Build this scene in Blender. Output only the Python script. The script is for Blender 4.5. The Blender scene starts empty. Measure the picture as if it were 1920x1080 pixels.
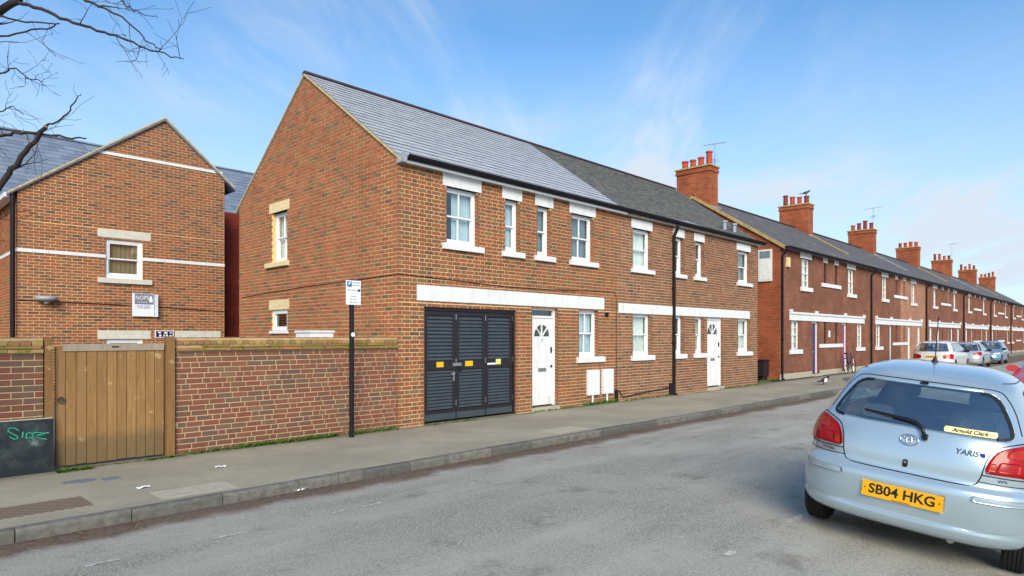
import bpy, bmesh, math, random
from mathutils import Vector, Matrix
R = math.radians
random.seed(7)
scn = bpy.context.scene
col = scn.collection

# ---------------------------------------------------------------- camera, sky, sun, exposure
FPX, HZ, EYE = 1218.6, 632.0, 1.62          # focal length and horizon in photo pixels, eye height above the pavement
YAW = R(44.33)
SA, CA = math.sin(YAW), math.cos(YAW)
cam_d = bpy.data.cameras.new('camera')
cam = bpy.data.objects.new('camera', cam_d); col.objects.link(cam)
cam.location = (0, 0, EYE)
cam.rotation_euler = (R(90), 0, YAW - R(90))
cam_d.sensor_width = 36; cam_d.lens = 36 * FPX / 1920
cam_d.shift_y = (HZ - 540) / 1920
cam_d.clip_end = 3000; cam_d.clip_start = 0.05
scn.camera = cam

SUN_EL, SUN_AZ = R(29), R(229)     # azimuth of the sun, counter-clockwise from +X
sun_d = bpy.data.lights.new('sun', 'SUN'); sun_d.energy = 2.3; sun_d.angle = R(34); sun_d.color = (1, .90, .74)
sun = bpy.data.objects.new('sun', sun_d); col.objects.link(sun)
sdir = Vector((math.cos(SUN_EL) * math.cos(SUN_AZ), math.cos(SUN_EL) * math.sin(SUN_AZ), math.sin(SUN_EL)))
sun.rotation_euler = sdir.to_track_quat('Z', 'Y').to_euler()

world = bpy.data.worlds.new('World'); scn.world = world; world.use_nodes = True
wn, wl = world.node_tree.nodes, world.node_tree.links
wn.clear()
w_out = wn.new('ShaderNodeOutputWorld'); w_bg = wn.new('ShaderNodeBackground')
sky = wn.new('ShaderNodeTexSky'); sky.sky_type = 'NISHITA'; sky.sun_disc = False
sky.sun_elevation = SUN_EL; sky.sun_rotation = math.pi / 2 - SUN_AZ
sky.air_density = 1.0; sky.dust_density = 0.2; sky.ozone_density = 3.0
# thin cirrus: noise on a plane high above the street
geo = wn.new('ShaderNodeTexCoord')
sep = wn.new('ShaderNodeSeparateXYZ'); wl.new(geo.outputs['Generated'], sep.inputs[0])
zc = wn.new('ShaderNodeMath'); zc.operation = 'MAXIMUM'; wl.new(sep.outputs['Z'], zc.inputs[0]); zc.inputs[1].default_value = 0.0
za = wn.new('ShaderNodeMath'); za.operation = 'ADD'; wl.new(zc.outputs[0], za.inputs[0]); za.inputs[1].default_value = 0.12
dx = wn.new('ShaderNodeMath'); dx.operation = 'DIVIDE'; wl.new(sep.outputs['X'], dx.inputs[0]); wl.new(za.outputs[0], dx.inputs[1])
dy = wn.new('ShaderNodeMath'); dy.operation = 'DIVIDE'; wl.new(sep.outputs['Y'], dy.inputs[0]); wl.new(za.outputs[0], dy.inputs[1])
cmb = wn.new('ShaderNodeCombineXYZ'); wl.new(dx.outputs[0], cmb.inputs[0]); wl.new(dy.outputs[0], cmb.inputs[1])
def w_noise(scale, stretch, rot, detail, lo, hi, dist=0.0, off=0.0):
    rt = wn.new('ShaderNodeMapping'); rt.inputs['Rotation'].default_value = (0, 0, -rot); wl.new(cmb.outputs[0], rt.inputs[0])
    mp = wn.new('ShaderNodeMapping'); mp.inputs['Scale'].default_value = (stretch, 1, 1); mp.inputs['Location'].default_value = (0, off, 0)
    wl.new(rt.outputs[0], mp.inputs[0])
    nz = wn.new('ShaderNodeTexNoise'); nz.inputs['Scale'].default_value = scale; nz.inputs['Detail'].default_value = detail
    nz.inputs['Roughness'].default_value = .62; nz.inputs['Distortion'].default_value = dist
    wl.new(mp.outputs[0], nz.inputs['Vector'])
    mr = wn.new('ShaderNodeMapRange'); mr.interpolation_type = 'SMOOTHSTEP'
    mr.inputs['From Min'].default_value = lo; mr.inputs['From Max'].default_value = hi
    wl.new(nz.outputs['Fac'], mr.inputs['Value'])
    return mr.outputs[0]
n1 = w_noise(1.6, .32, R(36), 9, .36, .76, .9)
n2 = w_noise(.45, .9, R(20), 3, .40, .60, 0, 1.3)
mul = wn.new('ShaderNodeMath'); mul.operation = 'MULTIPLY'; wl.new(n1, mul.inputs[0]); wl.new(n2, mul.inputs[1])
# haze veil grows towards the horizon
veil = wn.new('ShaderNodeMapRange'); veil.inputs['From Min'].default_value = .42; veil.inputs['From Max'].default_value = 0.0
veil.inputs['To Min'].default_value = 0.0; veil.inputs['To Max'].default_value = .85
wl.new(sep.outputs['Z'], veil.inputs['Value'])
mx = wn.new('ShaderNodeMath'); mx.operation = 'MULTIPLY_ADD'; wl.new(mul.outputs[0], mx.inputs[0]); mx.inputs[1].default_value = 1.0; wl.new(veil.outputs[0], mx.inputs[2]); mx.use_clamp = True
mixw = wn.new('ShaderNodeMix'); mixw.data_type = 'RGBA'
wl.new(mx.outputs[0], mixw.inputs['Factor'])
gain = wn.new('ShaderNodeMix'); gain.data_type = 'RGBA'; gain.blend_type = 'MULTIPLY'; gain.inputs['Factor'].default_value = 1
wl.new(sky.outputs[0], gain.inputs['A']); gain.inputs['B'].default_value = (.60, .82, .91, 1)
wl.new(gain.outputs['Result'], mixw.inputs['A']); mixw.inputs['B'].default_value = (3.1, 3.55, 4.05, 1)
wl.new(mixw.outputs['Result'], w_bg.inputs['Color']); w_bg.inputs['Strength'].default_value = .122
wl.new(w_bg.outputs[0], w_out.inputs['Surface'])

vs = scn.view_settings
vs.view_transform = 'Standard'; vs.look = 'None'; vs.gamma = 1; vs.use_curve_mapping = False
vs.exposure = 0.93

# ---------------------------------------------------------------- photo pixel -> place (on a known plane)
def ray(px, py):
    u, v = (px - 960) / FPX, (HZ - py) / FPX
    return CA + u * SA, SA - u * CA, v
def onY(px, py, Y):
    d = ray(px, py); t = Y / d[1]; return Vector((d[0] * t, Y, EYE + d[2] * t))
def onX(px, py, X):
    d = ray(px, py); t = X / d[0]; return Vector((X, d[1] * t, EYE + d[2] * t))
def onZ(px, py, z=0):
    d = ray(px, py); t = (z - EYE) / d[2]; return Vector((d[0] * t, d[1] * t, z))
def project(p):
    f = p[0] * CA + p[1] * SA; r = p[0] * SA - p[1] * CA
    if f < .1: return None
    return 960 + FPX * r / f, HZ - FPX * (p[2] - EYE) / f, f

# ---------------------------------------------------------------- materials
def lin(c):
    return tuple(((v / 255) / 12.92 if v / 255 <= .04045 else ((v / 255 + .055) / 1.055) ** 2.4) for v in c) + (1,)
class NT:
    def __init__(s, name):
        s.m = bpy.data.materials.new(name); s.m.use_nodes = True
        s.n, s.l = s.m.node_tree.nodes, s.m.node_tree.links
        s.n.clear(); s.out = s.n.new('ShaderNodeOutputMaterial')
        s.b = s.n.new('ShaderNodeBsdfPrincipled'); s.l.new(s.b.outputs[0], s.out.inputs['Surface'])
    def new(s, t, **k):
        n = s.n.new(t)
        for a, v in k.items(): setattr(n, a, v)
        return n
    def link(s, a, b): s.l.new(a, b)
    def set(s, **k):
        for a, v in k.items(): s.b.inputs[a.replace('_', ' ')].default_value = v
    def coord(s, kind='Object'):
        return s.new('ShaderNodeTexCoord').outputs[kind] if kind != 'World' else s.new('ShaderNodeNewGeometry').outputs['Position']
    def noise(s, scale, detail=4, rough=.55, vec=None, dist=0):
        n = s.new('ShaderNodeTexNoise'); n.inputs['Scale'].default_value = scale; n.inputs['Detail'].default_value = detail
        n.inputs['Roughness'].default_value = rough; n.inputs['Distortion'].default_value = dist
        s.link(vec if vec is not None else s.coord('World'), n.inputs['Vector']); return n.outputs['Fac']
    def ramp(s, fac, stops, interp='LINEAR'):
        r = s.new('ShaderNodeValToRGB'); e = r.color_ramp.elements; r.color_ramp.interpolation = interp
        while len(e) < len(stops): e.new(.5)
        for i, (p, c) in enumerate(stops): e[i].position = p; e[i].color = c
        s.link(fac, r.inputs[0]); return r.outputs[0]
    def mrange(s, v, a, b, c=0, d=1, smooth=True):
        m = s.new('ShaderNodeMapRange'); m.interpolation_type = 'SMOOTHSTEP' if smooth else 'LINEAR'
        for k, x in zip(('From Min', 'From Max', 'To Min', 'To Max'), (a, b, c, d)): m.inputs[k].default_value = x
        s.link(v, m.inputs['Value']); return m.outputs[0]
    def mix(s, fac, a, b, blend='MIX'):
        m = s.new('ShaderNodeMix', data_type='RGBA', blend_type=blend)
        for v, i in ((fac, 'Factor'), (a, 'A'), (b, 'B')):
            if hasattr(v, 'is_output') or hasattr(v, 'links'): s.link(v, m.inputs[i])
            else: m.inputs[i].default_value = v
        return m.outputs['Result']
    def math(s, op, a, b=0.0, c=None):
        m = s.new('ShaderNodeMath', operation=op)
        for i, v in enumerate((a, b) if c is None else (a, b, c)):
            if hasattr(v, 'links'): s.link(v, m.inputs[i])
            else: m.inputs[i].default_value = v
        return m.outputs[0]
    def bump(s, h, strength=.3, dist=.01):
        b = s.new('ShaderNodeBump'); b.inputs['Strength'].default_value = strength; b.inputs['Distance'].default_value = dist
        s.link(h, b.inputs['Height']); s.link(b.outputs[0], s.b.inputs['Normal'])
    def base(s, c): s.link(c, s.b.inputs['Base Color'])
MAT = {}
def plain(name, rgb, rough=.6, metal=0.0, var=.12, scale=6.0, spec=.5, coat=0.0, bump=0.0):
    t = NT(name); c = lin(rgb)
    f = t.noise(scale, 5, .6)
    a = tuple(max(0, v * (1 - var)) for v in c[:3]) + (1,); b = tuple(min(1, v * (1 + var)) for v in c[:3]) + (1,)
    t.base(t.ramp(f, [(.3, a), (.7, b)]))
    t.set(Roughness=rough, Metallic=metal, Coat_Weight=coat, Specular_IOR_Level=spec)
    if bump: t.bump(t.noise(scale * 6, 5, .6), bump, .004)
    MAT[name] = t.m; return t.m
def rnd_value(t):
    """one random number per piece: an attribute inside joined meshes, the object's own number for single pieces"""
    at = t.new('ShaderNodeAttribute', attribute_name='rnd'); oi = t.new('ShaderNodeObjectInfo')
    return t.math('FRACT', t.math('ADD', at.outputs['Fac'], oi.outputs['Random']))
def brick_mat(name, stops, dirt=None, mossz=None):
    t = NT(name); v = rnd_value(t)
    c = t.ramp(v, [(p, lin(q)) for p, q in stops])
    f = t.noise(14, 6, .65); c = t.mix(t.mrange(f, .35, .8, 0, .35), c, lin((120, 84, 62)), 'MIX')
    g = t.noise(90, 4, .7); c = t.mix(t.mrange(g, .52, .75, 0, .3), c, lin((196, 160, 120)))
    big = t.noise(.8, 4, .6); c = t.mix(t.mrange(big, .35, .7, .2, 0), c, lin((130, 96, 72)))
    st = t.new('ShaderNodeMapping'); st.inputs['Scale'].default_value = (1.6, 1.6, .3); t.link(t.coord('World'), st.inputs[0])
    c = t.mix(t.mrange(t.noise(1.6, 6, .65, st.outputs[0]), .50, .72, 0, .34), c, lin((98, 74, 60)))
    if dirt:
        z = t.new('ShaderNodeSeparateXYZ'); t.link(t.coord('World'), z.inputs[0])
        k = t.math('ADD', z.outputs['Z'], t.math('MULTIPLY', t.noise(2.2, 5, .6), .5))
        c = t.mix(t.mrange(k, dirt[0], dirt[1], dirt[2], 0), c, lin(dirt[3]))
    t.base(c); t.set(Roughness=.92, Specular_IOR_Level=.25)
    t.bump(t.noise(70, 5, .7), .5, .004)
    MAT[name] = t.m; return t.m
def mortar_mat(name, rgb):
    t = NT(name); f = t.noise(9, 5, .65)
    c = lin(rgb); d = tuple(x * .75 for x in c[:3]) + (1,)
    t.base(t.ramp(f, [(.3, d), (.62, c)])); t.set(Roughness=.95, Specular_IOR_Level=.2)
    t.bump(t.noise(120, 4, .7), .5, .003); MAT[name] = t.m; return t.m
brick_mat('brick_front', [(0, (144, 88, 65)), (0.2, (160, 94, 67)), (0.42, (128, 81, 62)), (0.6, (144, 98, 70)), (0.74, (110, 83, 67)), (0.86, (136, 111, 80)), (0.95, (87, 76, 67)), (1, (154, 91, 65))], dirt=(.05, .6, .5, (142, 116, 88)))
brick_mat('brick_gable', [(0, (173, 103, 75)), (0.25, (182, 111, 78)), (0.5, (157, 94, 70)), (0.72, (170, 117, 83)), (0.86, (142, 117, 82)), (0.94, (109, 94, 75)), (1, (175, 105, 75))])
brick_mat('brick_old_house', [(0, (133, 87, 67)), (0.3, (148, 98, 70)), (0.55, (109, 77, 62)), (0.75, (153, 113, 83)), (0.9, (83, 72, 62)), (1, (140, 87, 65))], dirt=(.05, .6, .5, (142, 116, 88)))
brick_mat('brick_garden', [(0, (130, 78, 64)), (0.25, (121, 73, 63)), (0.45, (135, 85, 67)), (0.6, (110, 79, 69)), (0.72, (100, 84, 77)), (0.84, (130, 100, 77)), (0.93, (94, 79, 75)), (1, (127, 73, 61))],
          dirt=(.05, .62, .45, (96, 72, 54)))
brick_mat('brick_flats', [(0, (152, 93, 69)), (0.25, (163, 101, 72)), (0.5, (131, 83, 67)), (0.7, (150, 104, 77)), (0.85, (102, 80, 69)), (0.94, (85, 74, 72)), (1, (154, 93, 68))])
mortar_mat('mortar_yellow', (236, 196, 140)); mortar_mat('mortar_pale', (218, 188, 154)); mortar_mat('mortar_grey', (204, 176, 136))
def brick_tex(name, c1, c2, cm, scale=1.0, axis='X', mortar=.012):
    """bricks of buildings too far away to pick the bricks apart"""
    t = NT(name); p = t.new('ShaderNodeSeparateXYZ'); t.link(t.coord('World'), p.inputs[0])
    q = t.new('ShaderNodeCombineXYZ')
    t.link(t.math('ADD', p.outputs['X'], p.outputs['Y']), q.inputs[0]); t.link(p.outputs['Z'], q.inputs[1])
    b = t.new('ShaderNodeTexBrick'); t.link(q.outputs[0], b.inputs['Vector'])
    b.inputs['Color1'].default_value = lin(c1); b.inputs['Color2'].default_value = lin(c2); b.inputs['Mortar'].default_value = lin(cm)
    b.inputs['Scale'].default_value = 1; b.inputs['Brick Width'].default_value = .225; b.inputs['Row Height'].default_value = .075
    b.inputs['Mortar Size'].default_value = mortar * .5; b.inputs['Bias'].default_value = 0; b.inputs['Mortar Smooth'].default_value = .2
    c = t.mix(t.mrange(t.noise(1.1, 6, .65), .35, .72, .5, 0), b.outputs['Color'], lin(tuple(x * .7 for x in c2)))
    c = t.mix(t.mrange(t.noise(25, 4, .7), .58, .75, 0, .35), c, lin(tuple(min(255, x * 1.35) for x in c1)))
    t.base(c); t.set(Roughness=.93, Specular_IOR_Level=.2)
    inv = t.math('SUBTRACT', 1.0, b.outputs['Fac']); t.bump(inv, .5, .008)
    MAT[name] = t.m
brick_tex('brick_terrace', (150, 96, 74), (130, 84, 66), (150, 114, 94))
brick_tex('brick_terrace_pale', (190, 138, 110), (172, 122, 98), (180, 142, 116))
brick_tex('brick_terrace_end', (176, 92, 56), (142, 76, 54), (168, 126, 92))
brick_tex('brick_chimney', (184, 98, 60), (150, 80, 56), (180, 136, 100))
brick_tex('brick_dark_return', (168, 68, 50), (146, 58, 46), (152, 82, 64))
def painted_white():
    t = NT('white_paint'); mp = t.new('ShaderNodeMapping'); mp.inputs['Scale'].default_value = (3.5, 3.5, 1.2); t.link(t.coord('World'), mp.inputs[0])
    f = t.noise(2.0, 6, .65, mp.outputs[0]); c = t.ramp(f, [(.48, lin((228, 230, 230))), (.75, lin((212, 211, 205)))])
    c = t.mix(t.mrange(t.noise(34, 5, .7), .64, .74, 0, .5), c, lin((176, 168, 150)))
    t.base(c); t.set(Roughness=.5); t.bump(t.noise(40, 4, .6), .2, .003); MAT['white_paint'] = t.m
painted_white()
plain('white_stone', (226, 228, 226), .7, var=.08, scale=4)
plain('cream_stone', (226, 206, 160), .8, var=.1, scale=8)
plain('grey_stone', (204, 204, 192), .8, var=.1, scale=7)
plain('upvc', (238, 240, 243), .3, var=.02)
plain('black_plastic', (24, 21, 27), .6, var=.1, spec=.25)
plain('black_timber', (34, 30, 36), .5, var=.2)
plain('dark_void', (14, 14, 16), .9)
plain('steel', (186, 188, 190), .3, .9)
plain('brass_dark', (60, 56, 48), .4, .6)
plain('lead', (158, 164, 172), .6, .2, var=.2)
plain('rubber', (22, 22, 24), .8, var=.25, scale=40, bump=.5)
plain('terracotta', (176, 72, 44), .85, var=.25, scale=8)
plain('terracotta_dark', (132, 52, 40), .85, var=.25, scale=8)
plain('lichen_stone', (170, 150, 96), .9, var=.3, scale=8)
plain('verge_mortar', (190, 172, 130), .9, var=.3, scale=10)
plain('curtain', (226, 231, 226), .9, var=.12, scale=10)
plain('curtain_blue', (188, 206, 216), .9, var=.15, scale=8)
plain('curtain_dark', (112, 128, 134), .9, var=.2, scale=6)
plain('blind_tan', (142, 122, 92), .8, var=.06)
plain('yellow_sticker', (232, 182, 20), .5); plain('lime_sticker', (222, 226, 120), .5)
plain('sign_white', (232, 236, 242), .4, var=.02); plain('sign_blue', (24, 70, 160), .4); plain('sign_navy', (22, 24, 70), .4)
plain('sign_grey', (122, 126, 140), .5); plain('text_black', (20, 20, 22), .5); plain('text_grey', (150, 154, 160), .5); plain('sign_pale', (214, 222, 234), .5)
plain('graffiti', (32, 176, 140), .5)
plain('ridge_red', (70, 50, 56), .85, var=.3, scale=10)
plain('door_blue', (52, 46, 104), .5); plain('door_purple', (138, 46, 110), .5); plain('door_green', (50, 66, 58), .5)
plain('paper', (236, 236, 240), .8, var=.04)
plain('leaf_brown', (104, 72, 50), .9, var=.4, scale=30)
plain('weed_green', (74, 108, 34), .8, var=.4, scale=30)
plain('bark', (52, 42, 42), .9, var=.35, scale=22, bump=.6)
plain('wood_cut', (196, 160, 110), .8)
plain('iron', (92, 80, 72), .6, .5, var=.3, scale=30)
plain('blue_cover', (118, 130, 140), .6, .2, var=.2, scale=20)
plain('concrete', (176, 169, 150), .9, var=.15, scale=12, bump=.4)
plain('bird_black', (20, 20, 26), .5); plain('bird_white', (230, 230, 232), .7)
plain('seat_cloth', (104, 108, 112), .9, var=.15, scale=30)
def glass(name, tint=(.86, .92, .93), gloss=.12):
    t = NT(name); t.n.remove(t.b)
    tr = t.new('ShaderNodeBsdfTransparent'); tr.inputs[0].default_value = tint + (1,)
    gl = t.new('ShaderNodeBsdfGlossy'); gl.inputs['Roughness'].default_value = .02; gl.inputs['Color'].default_value = (1, 1, 1, 1)
    fr = t.new('ShaderNodeLayerWeight'); fr.inputs['Blend'].default_value = .5
    f = t.math('MULTIPLY_ADD', t.math('POWER', fr.outputs['Facing'], 5.0), .9, gloss + .03); f2 = t.math('MINIMUM', f, 1.0)
    m = t.new('ShaderNodeMixShader'); t.link(f2, m.inputs[0]); t.link(tr.outputs[0], m.inputs[1]); t.link(gl.outputs[0], m.inputs[2])
    t.link(m.outputs[0], t.out.inputs['Surface']); MAT[name] = t.m
glass('glass', (.93, .965, .965), .05); glass('car_glass', (.80, .89, .86), .25); glass('dark_glass', (.30, .34, .36), .10)
def slate_mat(name, a, b, c, rough, moss=0.0, spec=.5):
    t = NT(name); v = rnd_value(t)
    k = t.ramp(v, [(0, lin(a)), (.5, lin(b)), (1, lin(c))])
    k = t.mix(t.mrange(t.noise(5, 6, .65), .35, .7, .35 if moss else .12, 0), k, lin(tuple(x * .72 for x in a)))
    if moss:
        k = t.mix(t.mrange(t.noise(9, 7, .75), .50, .66, 0, moss), k, lin((150, 146, 122)))
        k = t.mix(t.mrange(t.noise(16, 6, .7), .54, .68, 0, moss), k, lin((66, 66, 52)))
    t.base(k); t.set(Roughness=rough, Specular_IOR_Level=spec)
    t.bump(t.noise(50, 5, .7), .35 + moss * .4, .004); MAT[name] = t.m
slate_mat('slate_new', (180, 184, 190), (186, 190, 196), (192, 196, 201), .36)
slate_mat('slate_old', (98, 98, 98), (114, 113, 110), (128, 126, 120), .8, .7, .3)
slate_mat('slate_flats', (112, 124, 140), (124, 136, 152), (136, 148, 162), .42)
def slate_tex(name, a, b, cm):
    t = NT(name); uv = t.coord('Object')
    p = t.new('ShaderNodeSeparateXYZ'); t.link(t.coord('World'), p.inputs[0])
    q = t.new('ShaderNodeCombineXYZ'); t.link(p.outputs['X'], q.inputs[0]); t.link(t.math('MULTIPLY', p.outputs['Z'], 1.75), q.inputs[1])
    br = t.new('ShaderNodeTexBrick'); t.link(q.outputs[0], br.inputs['Vector'])
    br.inputs['Color1'].default_value = lin(a); br.inputs['Color2'].default_value = lin(b); br.inputs['Mortar'].default_value = lin(cm)
    br.inputs['Scale'].default_value = 1; br.inputs['Brick Width'].default_value = .25; br.inputs['Row Height'].default_value = .2; br.inputs['Mortar Size'].default_value = .012
    c = t.mix(t.mrange(t.noise(2.5, 6, .7), .4, .7, 0, .5), br.outputs['Color'], lin((112, 92, 82)))
    c = t.mix(t.mrange(t.noise(1.2, 5, .7), .56, .68, 0, .6), c, lin((150, 132, 96)))
    t.base(c); t.set(Roughness=.7); t.bump(t.math('SUBTRACT', 1.0, br.outputs['Fac']), .5, .01); MAT[name] = t.m
slate_tex('slate_terrace', (84, 82, 84), (100, 98, 98), (58, 56, 58))
def wood_mat(name, a, b, dirt=True):
    t = NT(name); v = rnd_value(t)
    p = t.new('ShaderNodeMapping'); p.inputs['Scale'].default_value = (14, 14, 1.1); t.link(t.coord('World'), p.inputs[0])
    f = t.noise(3, 6, .6, p.outputs[0], .6)
    c = t.ramp(f, [(.3, lin(a)), (.7, lin(b))])
    c = t.mix(t.math('MULTIPLY', v, .45), c, lin((126, 92, 56)))
    c = t.mix(t.mrange(t.noise(7, 3, .5), .64, .72, 0, .55), c, lin((196, 172, 122)))
    if dirt:
        z = t.new('ShaderNodeSeparateXYZ'); t.link(t.coord('World'), z.inputs[0])
        k = t.math('ADD', z.outputs['Z'], t.math('MULTIPLY', t.noise(5, 4, .6), .3))
        c = t.mix(t.mrange(k, .42, .62, .62, 0), c, lin((92, 84, 62)))
    t.base(c); t.set(Roughness=.8, Specular_IOR_Level=.3); t.bump(f, .3, .004); MAT[name] = t.m
wood_mat('gate_wood', (138, 102, 60), (168, 132, 86)); wood_mat('post_wood', (124, 90, 54), (146, 110, 68), False)
wood_mat('grey_wood', (150, 138, 122), (172, 160, 142), False)
def cope_mat(name='coping', moss=.3):
    t = NT(name); v = rnd_value(t)
    c = t.ramp(v, [(0, lin((170, 122, 86))), (.3, lin((140, 100, 74))), (.6, lin((186, 150, 104))), (.8, lin((124, 96, 74))), (1, lin((160, 112, 80)))])
    f = t.noise(6, 6, .7); c = t.mix(t.mrange(f, .40, .62, 0, moss + .25), c, lin((128, 122, 52)))
    g = t.noise(11, 5, .7); c = t.mix(t.mrange(g, .56, .7, 0, moss), c, lin((70, 62, 46)))
    t.base(c); t.set(Roughness=.95, Specular_IOR_Level=.2); t.bump(t.noise(60, 5, .7), .5, .005); MAT[name] = t.m
cope_mat(); cope_mat('coping_moss', .75)
def road_mat():
    t = NT('asphalt'); P = t.coord('World')
    sp = t.new('ShaderNodeSeparateXYZ'); t.link(P, sp.inputs[0])
    fine = t.noise(160, 3, .75); mid = t.noise(38, 5, .7); big = t.noise(.55, 5, .6)
    st = t.new('ShaderNodeMapping'); st.inputs['Scale'].default_value = (.25, 1.6, 1); t.link(P, st.inputs[0]); track = t.noise(1, 4, .55, st.outputs[0])
    c = t.ramp(fine, [(.30, lin((82, 80, 72))), (.5, lin((166, 163, 152))), (.68, lin((238, 233, 217)))])
    c = t.mix(t.mrange(mid, .3, .72, .4, 0), c, lin((116, 112, 98)))
    agg = t.noise(62, 3, .7); c = t.mix(t.mrange(agg, .54, .66, 0, .7), c, lin((216, 211, 197))); c = t.mix(t.mrange(agg, .46, .34, 0, .7), c, lin((76, 73, 63)))
    c = t.mix(t.mrange(big, .4, .66, 0, .4), c, lin((190, 187, 174)))
    c = t.mix(t.mrange(track, .42, .7, 0, .45), c, lin((196, 193, 180)))
    c = t.mix(t.mrange(t.noise(1.7, 6, .7), .54, .72, 0, .5), c, lin((104, 101, 91)))
    vor = t.new('ShaderNodeTexVoronoi', feature='DISTANCE_TO_EDGE'); vor.inputs['Scale'].default_value = .45
    wv = t.new('ShaderNodeMix', data_type='RGBA'); wv.inputs['Factor'].default_value = .35
    nn = t.new('ShaderNodeTexNoise'); nn.inputs['Scale'].default_value = 1.6; t.link(P, nn.inputs['Vector']); t.link(P, wv.inputs['A']); t.link(nn.outputs['Color'], wv.inputs['B']); t.link(wv.outputs['Result'], vor.inputs['Vector'])
    c = t.mix(t.mrange(vor.outputs['Distance'], 0, .004, .18, 0), c, lin((110, 110, 104)))
    # silt and leaf mould lying in the gutter
    y = t.math('ADD', sp.outputs['Y'], t.math('MULTIPLY', t.math('SUBTRACT', t.noise(1.3, 5, .65), .5), .75))
    c = t.mix(t.mrange(y, 6.25, 6.55, 0, .9), c, t.ramp(t.noise(26, 5, .7), [(.35, lin((78, 62, 50))), (.6, lin((124, 102, 84)))]))
    t.base(c); t.set(Roughness=.92, Specular_IOR_Level=.25)
    h = t.math('ADD', fine, t.math('MULTIPLY', mid, .6)); t.bump(h, .9, .008); MAT['asphalt'] = t.m
    t = NT('footway'); fine = t.noise(140, 4, .75); big = t.noise(.7, 5, .65); mid = t.noise(7, 5, .6)
    sp = t.new('ShaderNodeSeparateXYZ'); t.link(t.coord('World'), sp.inputs[0])
    c = t.ramp(fine, [(.3, lin((128, 123, 108))), (.7, lin((172, 165, 147)))])
    c = t.mix(t.mrange(big, .38, .68, 0, .5), c, lin((184, 175, 152)))
    c = t.mix(t.mrange(mid, .55, .75, 0, .3), c, lin((112, 109, 98)))
    y = t.math('ADD', sp.outputs['Y'], t.math('MULTIPLY', t.math('SUBTRACT', t.noise(2.4, 5, .65), .5), .6))
    c = t.mix(t.mrange(y, 9.12, 9.5, 0, .55), c, lin((92, 92, 60)))
    t.base(c); t.set(Roughness=.93, Specular_IOR_Level=.2); t.bump(fine, .5, .003); MAT['footway'] = t.m
    t = NT('kerb_stone'); v = rnd_value(t)
    c = t.ramp(v, [(0, lin((96, 96, 90))), (1, lin((128, 126, 116)))])
    c = t.mix(t.mrange(t.noise(12, 6, .7), .35, .65, .6, 0), c, lin((76, 74, 70))); t.base(c); t.set(Roughness=.9)
    t.bump(t.noise(60, 5, .7), .5, .004); MAT['kerb_stone'] = t.m
    t = NT('road_paint'); f = t.noise(28, 6, .75); t.base(t.ramp(f, [(.40, lin((146, 143, 132))), (.62, lin((214, 212, 202)))])); t.set(Roughness=.8); MAT['road_paint'] = t.m
    t = NT('yard_ground'); t.base(t.ramp(t.noise(3, 6, .6), [(.3, lin((96, 92, 82))), (.7, lin((130, 126, 114)))])); t.set(Roughness=.95); MAT['yard_ground'] = t.m
    t = NT('drain_iron'); P = t.coord('World'); ch = t.new('ShaderNodeTexChecker'); ch.inputs['Scale'].default_value = 26; t.link(P, ch.inputs['Vector'])
    c = t.mix(t.math('MULTIPLY', ch.outputs['Fac'], .8), lin((92, 76, 66)), lin((158, 140, 118))); t.base(c); t.set(Roughness=.7); t.bump(ch.outputs['Fac'], .6, .006); MAT['drain_iron'] = t.m
road_mat()
def board_mat():
    t = NT('black_board'); f = t.noise(4, 6, .7)
    c = t.ramp(f, [(.45, lin((26, 30, 34))), (.62, lin((52, 62, 62))), (.75, lin((120, 140, 130)))])
    t.base(c); t.set(Roughness=.45); MAT['black_board'] = t.m
board_mat()
def car_paint(name, rgb, metal=.55, rough=.28):
    t = NT(name); f = t.noise(1.5, 3, .5); c = lin(rgb)
    t.base(t.ramp(f, [(.3, tuple(v * .94 for v in c[:3]) + (1,)), (.7, c)]))
    t.set(Metallic=metal, Roughness=rough, Coat_Weight=.8, Coat_Roughness=.04); MAT[name] = t.m
car_paint('paint_ice', (184, 203, 212), .55, .27); car_paint('paint_white', (222, 222, 218), .2, .3); car_paint('paint_silver', (190, 194, 198), .5, .3)
car_paint('paint_blue', (128, 160, 184), .45, .3); car_paint('paint_red', (206, 62, 62), .1, .3)
plain('lamp_red', (158, 6, 8), .2, coat=.25, spec=.3, var=.25, scale=14); plain('lamp_orange', (168, 40, 14), .2, coat=.25, spec=.3, var=.2, scale=14); plain('lamp_clear', (220, 224, 228), .1, coat=1.0)
plain('plate_yellow', (236, 172, 8), .35, var=.02); plain('chrome', (210, 212, 216), .12, 1.0, var=.02); plain('sticker_cream', (244, 226, 160), .45, var=.02)
plain('trim_black', (18, 18, 22), .4)

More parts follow.
